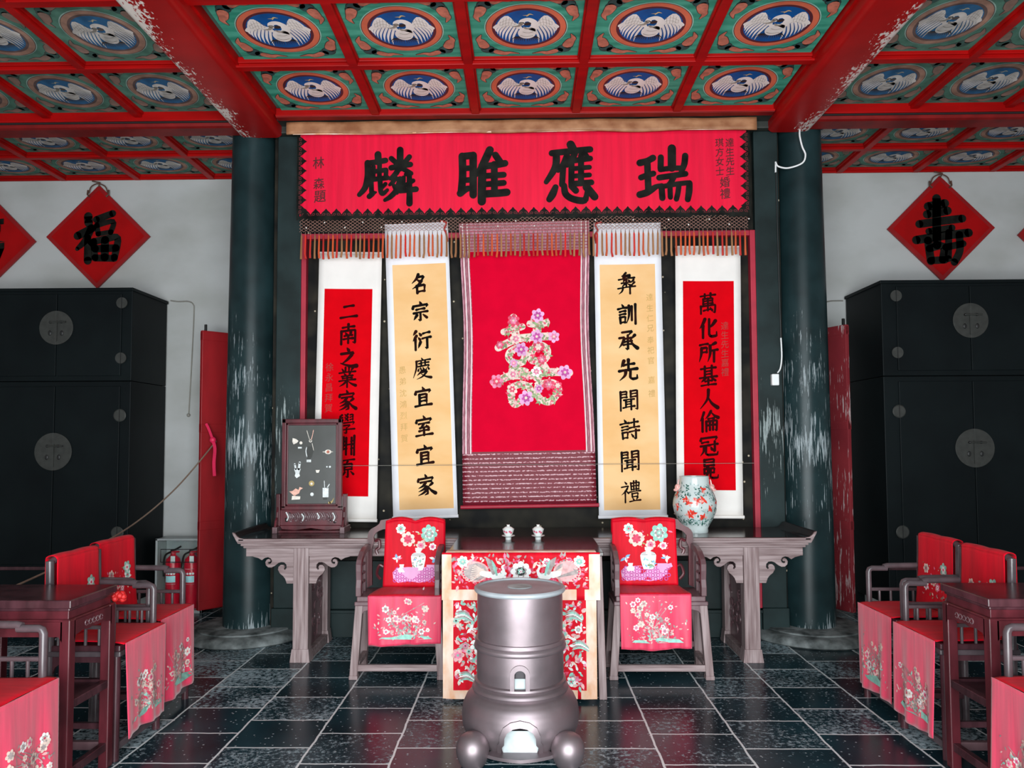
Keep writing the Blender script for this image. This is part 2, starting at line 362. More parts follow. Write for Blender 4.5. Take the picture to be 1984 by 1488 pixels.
# ------------------------------------------------------------------ flat art on any surface
def spline(pts, k=6):
    if len(pts) < 3: return [tuple(p) for p in pts]
    out = []; n = len(pts)
    for i in range(n - 1):
        p0, p1, p2, p3 = pts[max(i - 1, 0)], pts[i], pts[i + 1], pts[min(i + 2, n - 1)]
        for j in range(k):
            t = j / k
            out.append(tuple(.5 * ((2 * p1[a]) + (-p0[a] + p2[a]) * t + (2 * p0[a] - 5 * p1[a] + 4 * p2[a] - p3[a]) * t * t + (-p0[a] + 3 * p1[a] - 3 * p2[a] + p3[a]) * t ** 3) for a in range(len(p1))))
    return out + [tuple(pts[-1])]
class Art:
    """draws flat shapes through a map (u, v, height) -> point into an MB"""
    def __init__(s, mb, fn): s.mb = mb; s.fn = fn
    def poly(s, pts, h, m): s.mb.add([s.fn(u, v, h) for u, v in pts], [tuple(range(len(pts)))], m)
    def disc(s, u, v, r, h, m, n=20, ry=None, rot=0):
        ry = ry or r; c, sn = math.cos(rot), math.sin(rot)
        s.poly([(u + r * math.cos(a) * c - ry * math.sin(a) * sn, v + r * math.cos(a) * sn + ry * math.sin(a) * c) for a in [2 * PI * i / n for i in range(n)]], h, m)
    def ring(s, u, v, r0, r1, h, m, n=48):
        vs = [s.fn(u + r * math.cos(2 * PI * i / n), v + r * math.sin(2 * PI * i / n), h) for r in (r0, r1) for i in range(n)]
        s.mb.add(vs, [(i, (i + 1) % n, (i + 1) % n + n, i + n) for i in range(n)], m)
    def rect(s, u0, u1, v0, v1, h, m, nu=1, nv=1):
        s.mb.grid(lambda a, b: s.fn(u0 + (u1 - u0) * a, v0 + (v1 - v0) * b, h), nu, nv, m)
    def stroke(s, pts, w, h, m, cap=True, k=5):
        n = len(pts); ws = w if isinstance(w, (list, tuple)) else [w] * n
        P = spline([(p[0], p[1], ww) for p, ww in zip(pts, ws)], k)
        L = []; R = []
        for i, p in enumerate(P):
            a = P[max(i - 1, 0)]; b = P[min(i + 1, len(P) - 1)]
            dx, dy = b[0] - a[0], b[1] - a[1]; d = math.hypot(dx, dy) or 1
            nx, ny = -dy / d * p[2] / 2, dx / d * p[2] / 2
            L.append((p[0] + nx, p[1] + ny)); R.append((p[0] - nx, p[1] - ny))
        q = len(P)
        s.mb.add([s.fn(a, b, h) for a, b in L + R], [(i, i + 1, q + i + 1, q + i) for i in range(q - 1)], m)
        if cap:
            for e in (P[0], P[-1]):
                if e[2] > 1e-4: s.disc(e[0], e[1], e[2] / 2, h, m, 12)
    def flower(s, u, v, r, h, outer, inner, core, n=6, rot=0):
        for i in range(n):
            a = rot + 2 * PI * i / n; s.disc(u + .58 * r * math.cos(a), v + .58 * r * math.sin(a), r * .46, h, outer, 10, r * .36, a)
        for i in range(n):
            a = rot + 2 * PI * (i + .5) / n; s.disc(u + .32 * r * math.cos(a), v + .32 * r * math.sin(a), r * .30, h + .0006, inner, 8, r * .2, a)
        s.disc(u, v, r * .2, h + .0012, core, 8)
    def leaf(s, u, v, l, a, h, m, vein=None):
        c, sn = math.cos(a), math.sin(a)
        pts = [(0, 0), (.3, .22), (.6, .2), (1, 0), (.6, -.2), (.3, -.22)]
        s.poly([(u + l * (x * c - y * sn), v + l * (x * sn + y * c)) for x, y in pts], h, m)
        if vein: s.stroke([(u, v), (u + l * .9 * c, v + l * .9 * sn)], l * .07, h + .0005, vein, False)
    def text(s, ch, u, v, size, h, m, lean=.10, sx=.92, fat=.012):
        vs, fs = glyph(ch, fat)
        s.mb.add([s.fn(u + x * size * sx, v + (y + x * lean) * size, h) for x, y in vs], fs, m)
_G = {}
def glyph(ch, fat):
    if (ch, fat) in _G: return _G[ch, fat]
    cu = bpy.data.curves.new('glyph', 'FONT'); cu.body = ch; cu.size = 1; cu.offset = fat; cu.resolution_u = 3; cu.fill_mode = 'FRONT' if False else 'BOTH'
    o = bpy.data.objects.new('glyph', cu); C.objects.link(o)
    dg = bpy.context.evaluated_depsgraph_get(); me = bpy.data.meshes.new_from_object(o.evaluated_get(dg))
    vs = [(p.co.x, p.co.y) for p in me.vertices]; fs = [tuple(p.vertices) for p in me.polygons]
    bpy.data.objects.remove(o); bpy.data.curves.remove(cu); bpy.data.meshes.remove(me)
    if vs:
        xs = [p[0] for p in vs]; ys = [p[1] for p in vs]; cx = (min(xs) + max(xs)) / 2; cy = (min(ys) + max(ys)) / 2
        vs = [(x - cx, y - cy) for x, y in vs]
    _G[ch, fat] = (vs, fs); return _G[ch, fat]
def vplane(y, sgn=-1):            # a vertical plane facing the camera: u = x, v = z
    return lambda u, v, h: (u, y + sgn * h, v)

# ================================================================== SETTING
b = MB(); b.box(-6.2, 6.2, -1.0, 7.5, -.12, 0, 'slate_tiles'); structure(b.build('floor', smooth=False))
b = MB(); b.box(-6.2, 6.2, 7.42, 7.6, 0, 4.5, 'plaster'); structure(b.build('wall_back', smooth=False))
for sd, n in ((-1, 'wall_left'), (1, 'wall_right')):
    b = MB(); b.box(*sorted((sd * 6.0, sd * 6.2)), -1.0, 7.42, 0, 4.5, 'plaster_side'); structure(b.build(n, smooth=False))

for sd, n in ((-1, 'wall_front_unseen_left'), (1, 'wall_front_unseen_right')):  # unseen front walls, added to block sky light and darken the side bays
    b = MB(); b.box(*sorted((sd * 2.45, sd * 6.2)), -1.15, -1.0, 0, 4.5, 'door_red'); structure(b.build(n, smooth=False))

# ceiling: boards above, red battens of a stepped section below
ZP = 4.31
X0, PX, PW = -1.965, .8139, .7236             # coffers between the two great beams
YF = [5.151 - .8147 * 2, 5.151 - .8147, 5.151, 5.966]   # far edges of the coffer rows
def batten_x(b, x0, x1, ya, yb):               # runs along X
    b.box(x0, x1, ya, yb, ZP - .024, ZP + .02, 'red_paint'); b.box(x0, x1, ya + .013, yb - .013, ZP - .050, ZP - .022, 'red_paint')
def batten_y(b, xa, xb, y0, y1):
    b.box(xa, xb, y0, y1, ZP - .0235, ZP + .02, 'red_paint'); b.box(xa + .013, xb - .013, y0, y1, ZP - .049, ZP - .0215, 'red_paint')
LXE = [-5.364, -4.608, -3.852, -3.097]; RXE = [3.1026, 3.858, 4.614, 5.37]; SW = .668
b = MB()
b.box(-6.2, 6.2, -1.0, 7.5, ZP + .03, ZP + .13, 'coffer_back')
for y in YF[:3] + [YF[0] - .8147, YF[0] - 1.6294, YF[0] - 2.4441]:
    batten_x(b, -2.05, 2.06, y, y + .091); batten_x(b, -6.0, -2.37, y, y + .091); batten_x(b, 2.37, 6.0, y, y + .091)
for i in range(1, 5): batten_y(b, X0 + i * PX - .0903, X0 + i * PX, -1.0, 5.966)
for y0, y1 in ((-1, 5.966), (6.2, 7.42)):
    for x in LXE: batten_y(b, x - .088, x, y0, y1)
    for x in RXE: batten_y(b, x, x + .088, y0, y1)
for x0, x1 in ((-6.0, -2.37), (2.37, 6.0)):
    batten_x(b, x0, x1, 6.78, 6.86); batten_x(b, x0, x1, 7.382, 7.425)
b.box(-6.0, -2.05, 6.2, 6.255, ZP - .03, ZP + .02, 'red_paint'); b.box(2.06, 6.0, 6.2, 6.255, ZP - .03, ZP + .02, 'red_paint')
structure(b.build('ceiling', smooth=False, bevel=.005))

# painted ceiling boards, each a thing: u = right, v = towards the viewer
CR = .272                                      # radius of the blue roundel on a .7236 board
def panel_map(u, v, h): return (u, -v, -h)
def art_on(mb): return Art(mb, panel_map)
pan = thing('ceiling_panel', 'p', 'ceiling panel')
b = MB(); b.box(-.362, .362, -.362, .362, 0, .014, 'panel_green')
b.build('board', pan, smooth=False)
b = MB(); a = art_on(b)
a.ring(0, 0, .262, .273, .002, 'art_palegreen'); a.ring(0, 0, .222, .264, .003, 'art_orange'); a.ring(0, 0, .262, .266, .0036, 'art_line')
a.ring(0, 0, .205, .224, .0036, 'art_maroon')
b.build('medallion_rim', pan, smooth=False)
b = MB(); a = art_on(b); a.disc(0, 0, .208, .003, 'art_blue', 48); b.build('sky_disc', pan, smooth=False)
b = MB(); a = art_on(b); k = .208
def P(l): return [(x * k, y * k) for x, y in l]
for sg in (-1, 1):
    fl = lambda l: P([(x * sg, y) for x, y in l])
    for i in range(8):
        t = i / 7; ang = math.radians(-2 - 62 * t)
        sx, sy = .88 - .62 * t, .22 - .20 * t + .10 * math.sin(PI * t)
        ex, ey = .95 * math.cos(ang), .95 * math.sin(ang)
        mx, my = sx * .5 + ex * .5 + .09 * (1 - t * .4), sy * .5 + ey * .5 - .03
        a.stroke(fl([(sx, sy), (mx, my), (ex, ey)]), [.085 * k, .075 * k, .008 * k], .005, 'art_white')
    a.poly(fl([(.08, -.06), (.18, .20), (.36, .34), (.46, .58), (.55, .70), (.66, .70), (.78, .56), (.88, .34), (.92, .18), (.82, .14), (.62, .16), (.40, .10), (.24, .0), (.12, -.16)]), .0058, 'art_white')
    for i in range(6):                          # fine feather lines on the covert
        t = i / 5
        a.stroke(fl([(.30 + .5 * t, .28 + .34 * math.sin(PI * (t * .8 + .1))), (.38 + .44 * t, .18)]), .010 * k, .0064, 'art_grey', False)
    for v0 in (.12, .28, .44): a.stroke(fl([(.30, v0 - .06), (.54, v0 + .06), (.80, v0 - .10)]), .010 * k, .0066, 'art_grey', False)
    for i in range(7):                          # tail, black feathers
        a.stroke(fl([(.04 + .05 * i, -.50), (.05 + .075 * i, -.78 + .012 * i)]), [.05 * k, .010 * k], .0052, 'art_line')
a.disc(.03 * k, -.26 * k, .29 * k, .007, 'art_white', 28, .33 * k)
a.stroke(P([(.16, -.10), (.27, .12), (.24, .36), (.08, .50), (-.10, .44), (-.14, .28)]), [.30 * k, .26 * k, .22 * k, .20 * k, .19 * k, .20 * k], .008, 'art_white')
a.disc(.05 * k, .27 * k, .115 * k, .0086, 'art_line', 16, .085 * k, .4)
a.stroke(P([(-.14, .30), (-.24, .16), (-.42, .14)]), [.13 * k, .09 * k, .02 * k], .009, 'art_grey'); a.stroke(P([(-.08, .12), (.0, .02), (.16, .0)]), [.02 * k, .09 * k, .02 * k], .009, 'art_grey')
a.stroke(P([(-.18, -.38), (.0, -.46), (.22, -.40)]), .022 * k, .009, 'art_grey'); a.stroke(P([(-.10, -.18), (.06, -.24), (.22, -.18)]), .018 * k, .009, 'art_grey')
a.stroke(P([(.02, .66), (.10, .78), (.22, .74)]), [.02 * k, .06 * k, .01 * k], .006, 'art_gold'); a.stroke(P([(-.10, .72), (.06, .72)]), [.01 * k, .05 * k], .006, 'art_gold')
b.build('crane', pan, smooth=False)
for sx in (-1, 1):
    for sy in (-1, 1):
        b = MB(); a = art_on(b); q = lambda u, v: (sx * u, sy * v)
        for (u, v, r, m, h) in ((.262, .262, .044, 'art_darkgreen', .0035), (.226, .284, .032, 'art_darkgreen', .0035), (.288, .232, .030, 'art_darkgreen', .0035)):
            a.disc(*q(u, v), r + .005, h - .001, 'art_line', 14); a.disc(*q(u, v), r, h, m, 14)
        for ps, ww in (([(.285, .215), (.300, .165), (.318, .13), (.300, .08)], [.072, .060, .034, .006]), ([(.20, .295), (.15, .318), (.11, .308), (.05, .322)], [.05, .044, .026, .006])):
            a.stroke([q(*p) for p in ps], [w + .008 for w in ww], .0026, 'art_line'); a.stroke([q(*p) for p in ps], ww, .0036, 'art_salmon')
        b.build('cloud_scroll', pan, smooth=False)
RN = {0: 'nearer row', 1: 'farther row'}
ORD = ['leftmost', 'second from the left', 'middle', 'second from the right', 'rightmost']
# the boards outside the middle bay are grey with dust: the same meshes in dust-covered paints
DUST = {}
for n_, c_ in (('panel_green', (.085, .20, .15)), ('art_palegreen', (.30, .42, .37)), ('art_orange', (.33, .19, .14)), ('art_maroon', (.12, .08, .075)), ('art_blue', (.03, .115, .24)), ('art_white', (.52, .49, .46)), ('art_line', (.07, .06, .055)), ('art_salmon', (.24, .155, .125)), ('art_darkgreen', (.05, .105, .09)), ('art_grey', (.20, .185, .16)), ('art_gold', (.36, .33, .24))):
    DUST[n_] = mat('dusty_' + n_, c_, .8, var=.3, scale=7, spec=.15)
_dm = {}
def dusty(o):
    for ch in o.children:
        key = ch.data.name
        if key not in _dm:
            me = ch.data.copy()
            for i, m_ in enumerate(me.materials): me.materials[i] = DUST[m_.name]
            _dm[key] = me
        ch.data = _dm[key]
first = True
def place_panel(lab, x, y, sx, sy, grp):
    global first
    o = pan if first else dup(pan, lab, (x, y, ZP))
    first = False
    o.location = (x, y, ZP); o.scale = (sx, sy, 1); o['label'] = lab; o['group'] = grp; o['kind'] = 'thing'
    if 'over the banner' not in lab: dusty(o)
for j in (0, 1):
    for i in range(5):
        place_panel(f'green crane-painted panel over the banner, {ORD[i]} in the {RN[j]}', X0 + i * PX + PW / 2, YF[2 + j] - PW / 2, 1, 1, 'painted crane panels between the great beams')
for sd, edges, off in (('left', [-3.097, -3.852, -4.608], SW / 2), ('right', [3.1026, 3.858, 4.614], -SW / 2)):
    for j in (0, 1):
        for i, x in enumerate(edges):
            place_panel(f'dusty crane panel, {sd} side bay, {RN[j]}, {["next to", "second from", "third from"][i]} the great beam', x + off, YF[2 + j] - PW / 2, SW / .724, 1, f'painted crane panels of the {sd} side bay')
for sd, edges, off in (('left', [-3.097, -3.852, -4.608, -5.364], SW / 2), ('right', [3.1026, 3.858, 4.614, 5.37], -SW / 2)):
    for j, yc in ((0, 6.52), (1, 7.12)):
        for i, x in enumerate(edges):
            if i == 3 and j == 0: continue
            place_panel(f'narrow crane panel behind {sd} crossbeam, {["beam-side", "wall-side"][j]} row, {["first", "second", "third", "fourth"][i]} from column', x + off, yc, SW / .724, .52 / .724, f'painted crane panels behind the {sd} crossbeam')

# great beams, crossbeams
def great_beam(x0, x1, lab, pm):
    b = MB(); w = x1 - x0
    prof = [(x0, ZP + .03)] + [(x0 + .05 * (1 - math.sin(PI * i / 12)), 4.175 + .05 * (1 - math.cos(PI * i / 12))) for i in range(6, -1, -1)]
    r = [(x1 - (p[0] - x0), p[1]) for p in prof][::-1]
    b.prism(prof + r, -1.0, 6.19, pm, 'y')
    b.box(x0 - .02, x1 + .02, -1.0, 5.97, ZP - .035, ZP + .03, 'red_paint')
    return tag(b.build('ceiling_beam', angle=25), lab, 'beam')
great_beam(-2.39, -2.03, 'great red ceiling beam with flaking paint running to the left column', 'red_beam_left')
great_beam(2.045, 2.40, 'great red ceiling beam with flaking paint running to the right column', 'red_beam_right')
for x0, x1, sd in ((-6.0, -2.12, 'left'), (2.16, 6.0, 'right')):
    t = thing('cross_beam', f'dull red crossbeam from the {sd} column across the {sd} side bay', 'beam', (0, 0, 0))
    b = MB(); b.box(x0, x1, 5.966, 6.01, 4.235, ZP + .02, 'red_paint'); b.box(x0, x1, 5.975, 6.01, 4.222, 4.236, 'dark_groove'); b.build('upper_fascia', t, smooth=False, bevel=.006)
    b = MB(); b.box(x0, x1, 5.99, 6.20, 4.19, ZP + .02, 'red_paint_dull'); b.build('beam_body', t, smooth=False, bevel=.03)
t = thing('lintel', 'dark lintel with a red upper edge above the wedding banner', 'beam')
b = MB(); b.box(-2.02, 2.04, 5.966, 6.05, 4.262, ZP + .02, 'red_paint'); b.box(-2.02, 2.04, 5.974, 6.05, 4.256, 4.27, 'red_paint_dull'); b.build('red_fascia', t, smooth=False, bevel=.006)
b = MB(); b.box(-2.07, 2.13, 6.17, 6.275, 4.205, ZP + .02, 'lintel_black'); b.box(-2.05, 2.06, 6.05, 6.18, 4.262, ZP + .02, 'lintel_black'); b.build('lintel_board', t, smooth=False, bevel=.01)

# columns on stone drums
def column(x, lab):
    t = thing('column', lab, 'column', (x, 6.35, 0))
    b = MB(); b.lathe([(.205, .075), (.204, .4), (.200, 1.5), (.192, 2.8), (.180, 4.0), (.178, 4.24)], 'column_lacquer', 64); b.build('shaft', t)
    b = MB(); b.lathe([(0, 0), (.50, 0), (.515, .012), (.512, .03), (.495, .05), (.465, .064), (.42, .072), (.405, .074), (.405, .084), (.395, .088), (0, .088)], 'stone_base', 64); b.build('stone_base', t)
column(-2.325, 'tall dark lacquered column left of the scrolls with white scuffed streaks')
column(2.36, 'tall dark lacquered column right of the scrolls beneath the hanging white wire')

# dark screen wall behind the scrolls
b = MB(); b.box(-2.12, 2.16, 6.28, 6.36, 0, 4.2, 'screen_wall'); structure(b.build('wall_middle', smooth=False))
b = MB()
b.box(-2.075, -1.87, 6.22, 6.28, .24, 4.2, 'jamb_lacquer'); b.box(-2.09, -1.87, 6.21, 6.28, 0, .24, 'jamb_lacquer'); structure(b.build('trim_1', smooth=False, bevel=.006))
b = MB()
b.box(1.935, 2.135, 6.22, 6.28, .24, 4.2, 'jamb_lacquer'); b.box(1.935, 2.15, 6.21, 6.28, 0, .24, 'jamb_lacquer'); structure(b.build('trim_2', smooth=False, bevel=.006))
b = MB(); b.box(-1.868, 1.933, 6.23, 6.28, 0, .20, 'jamb_lacquer'); b.box(-1.868, 1.933, 6.21, 6.28, .20, .225, 'jamb_lacquer'); b.box(-1.868, 1.933, 6.255, 6.28, .225, .62, 'jamb_lacquer'); structure(b.build('trim_3', smooth=False, bevel=.004))
b = MB()
b.box(-1.868, -1.826, 6.215, 6.28, .24, 3.36, 'frame_red'); b.box(1.888, 1.933, 6.215, 6.28, .24, 3.36, 'frame_red'); b.box(-1.826, 1.888, 6.22, 6.28, 3.315, 3.36, 'frame_red')
structure(b.build('trim_4', smooth=False, bevel=.005))

# red door leaves standing open beside the columns
def door(n, p, q, m):
    d = Vector((q[0] - p[0], q[1] - p[1], 0)); ln = d.length; d /= ln; nn = Vector((-d.y, d.x, 0))
    def pt(a, o, z): return (p[0] + d.x * a + nn.x * o, p[1] + d.y * a + nn.y * o, z)
    b = MB()
    def slab(a0, a1, o0, o1, z0, z1, mm): b.hexa([pt(a0, o0, z0), pt(a1, o0, z0), pt(a1, o1, z0), pt(a0, o1, z0)], [pt(a0, o0, z1), pt(a1, o0, z1), pt(a1, o1, z1), pt(a0, o1, z1)], mm)
    slab(0, ln, -.02, .02, .07, 2.65, m); slab(.03, .05, -.012, .012, 2.65, 2.71, 'rubber_black')
    o = structure(b.build(n, smooth=False, bevel=.004))
    b = MB()
    for z0 in (.075, .80, 1.7, 2.56): slab(.0, ln, -.024, .024, z0, z0 + .08, m)
    b.build('door_rail', o, smooth=False, bevel=.003)
door('door_1', (-3.0, 6.90), (-2.64, 7.30), 'door_red')
door('door_2', (2.925, 6.80), (2.70, 7.28), 'door_red_worn')
# ================================================================== WEDDING BANNER
# brush characters as strokes: (points, width), own pixel grids, scaled to metres below
G_LIN = (1095, 630, [([(995, 390), (1000, 470)], 66), ([(885, 482), (980, 470), (1075, 455)], 54), ([(888, 480), (888, 620), (862, 740), (800, 815)], [62, 60, 58, 44]),
    ([(915, 572), (1000, 565), (1080, 556)], 46), ([(948, 520), (945, 650)], 44), ([(1012, 490), (1010, 650)], 46), ([(1082, 558), (1078, 640)], 44), ([(930, 655), (1095, 640)], 48),
    ([(925, 665), (930, 800)], 46), ([(905, 835), (945, 800), (975, 790)], [50, 48, 20]), ([(1018, 670), (1026, 780), (1050, 805), (1095, 770)], [48, 48, 46, 34]), ([(1035, 745), (1075, 705)], 40),
    ([(1228, 345), (1228, 540)], 64), ([(1135, 435), (1185, 480)], 50), ([(1325, 420), (1280, 475)], 50), ([(1135, 535), (1230, 515), (1335, 502)], 54), ([(1215, 540), (1180, 600), (1125, 650)], [54, 52, 36]), ([(1250, 540), (1300, 570), (1345, 595)], [50, 46, 40]),
    ([(1178, 640), (1150, 690), (1120, 715)], [46, 44, 30]), ([(1180, 655), (1235, 650)], 42), ([(1230, 650), (1190, 770), (1130, 840), (1070, 875)], [48, 52, 50, 36]), ([(1165, 725), (1195, 800)], 40),
    ([(1290, 605), (1345, 598)], 42), ([(1265, 640), (1262, 740)], 42), ([(1250, 745), (1365, 675)], 44), ([(1225, 780), (1300, 775), (1395, 765)], [50, 50, 56]), ([(1325, 610), (1328, 780), (1328, 915)], [50, 56, 62])])
G_JU = (808, 1000, [([(688, 885), (690, 1000), (682, 1100)], 40), ([(690, 886), (752, 880)], 38), ([(752, 880), (752, 1000), (752, 1115)], 40), ([(695, 958), (748, 955)], 30), ([(695, 1028), (748, 1025)], 30), ([(676, 1105), (712, 1080), (745, 1075)], [38, 34, 26]),
    ([(850, 850), (812, 930), (770, 1000)], [42, 40, 20]), ([(806, 945), (803, 1060), (802, 1155)], 44), ([(882, 880), (912, 925)], 36), ([(812, 948), (880, 940), (938, 930)], 36), ([(812, 1005), (930, 998)], 32), ([(812, 1055), (930, 1046)], 32), ([(812, 1112), (880, 1108), (948, 1102)], 40), ([(875, 935), (876, 1105)], 36)])
G_YING = (1320, 995, [([(1322, 828), (1338, 862)], 44), ([(1212, 878), (1320, 868), (1435, 858)], 34), ([(1238, 880), (1232, 960), (1178, 1048)], [38, 38, 26]), ([(1300, 895), (1278, 945), (1248, 985)], [34, 32, 20]), ([(1278, 950), (1270, 1065)], 32),
    ([(1345, 885), (1318, 935), (1300, 955)], [34, 32, 20]), ([(1326, 935), (1324, 1068)], 32), ([(1330, 925), (1435, 912)], 30), ([(1330, 972), (1430, 964)], 26), ([(1330, 1016), (1430, 1010)], 26), ([(1328, 1062), (1440, 1054)], 32), ([(1382, 895), (1380, 1060)], 32), ([(1405, 880), (1418, 900)], 24),
    ([(1232, 1080), (1215, 1120), (1196, 1150)], [32, 40, 34]), ([(1282, 1072), (1290, 1120), (1330, 1150), (1400, 1160), (1412, 1105)], [32, 36, 36, 36, 18]), ([(1325, 1075), (1350, 1102)], 34), ([(1412, 1082), (1458, 1138)], 42)])
G_RUI = (750, 600, [([(495, 485), (570, 465), (630, 435)], [66, 60, 64]), ([(505, 640), (570, 615), (632, 600)], 56), ([(490, 820), (570, 795), (650, 745), (700, 725)], [66, 66, 54, 36]), ([(572, 470), (576, 640), (580, 790)], 62),
    ([(828, 335), (826, 540)], 78), ([(712, 430), (708, 545)], 58), ([(965, 415), (955, 500), (925, 575)], [60, 60, 54]), ([(705, 560), (820, 545), (930, 545)], 50), ([(692, 645), (820, 625), (965, 605)], 56), ([(840, 640), (815, 690), (770, 735)], [58, 52, 40]),
    ([(715, 735), (722, 860)], 58), ([(720, 740), (850, 715), (990, 700)], 48), ([(1005, 705), (1000, 790), (985, 875)], [60, 64, 56]), ([(803, 735), (805, 850)], 50), ([(895, 725), (885, 800), (868, 870)], 50)])
G_FU = (190, 469, [([(172, 430), (173, 442)], 16), ([(153, 466), (180, 452)], 15), ([(178, 452), (168, 474), (153, 490)], [14, 13, 8]), ([(172, 470), (173, 512)], [13, 15]), ([(176, 478), (184, 486)], 9),
    ([(187, 436), (217, 425)], 13), ([(188, 446), (191, 463)], 10), ([(188, 447), (218, 440), (214, 460)], 10), ([(191, 463), (215, 459)], 9), ([(183, 476), (186, 506)], 12), ([(183, 477), (206, 472), (227, 471), (222, 506)], 13), ([(186, 507), (222, 508)], 13), ([(204, 474), (204, 506)], 15), ([(186, 490), (224, 489)], 14)])
G_SHOU = (1822, 442, [([(1815, 388), (1813, 470)], 15), ([(1800, 402), (1829, 397)], 15), ([(1798, 416), (1833, 410)], 15), ([(1784, 433), (1822, 428), (1858, 424)], 14), ([(1800, 446), (1840, 440)], 12), ([(1778, 461), (1824, 454), (1868, 449)], 15),
    ([(1798, 462), (1802, 498)], 14), ([(1800, 476), (1824, 472), (1822, 496)], 13), ([(1802, 497), (1826, 496)], 13), ([(1834, 448), (1832, 494)], 12), ([(1828, 474), (1858, 468)], 12), ([(1852, 452), (1852, 480), (1842, 500)], 13)])
def brush(a, g, u, v, sc, h, m, fat=1.0):
    cx, cy, st = g
    for pts, w in st:
        ws = [x * sc * fat for x in w] if isinstance(w, list) else w * sc * fat
        a.stroke([(u + (x - cx) * sc, v - (y - cy) * sc) for x, y in pts], ws, h, m)

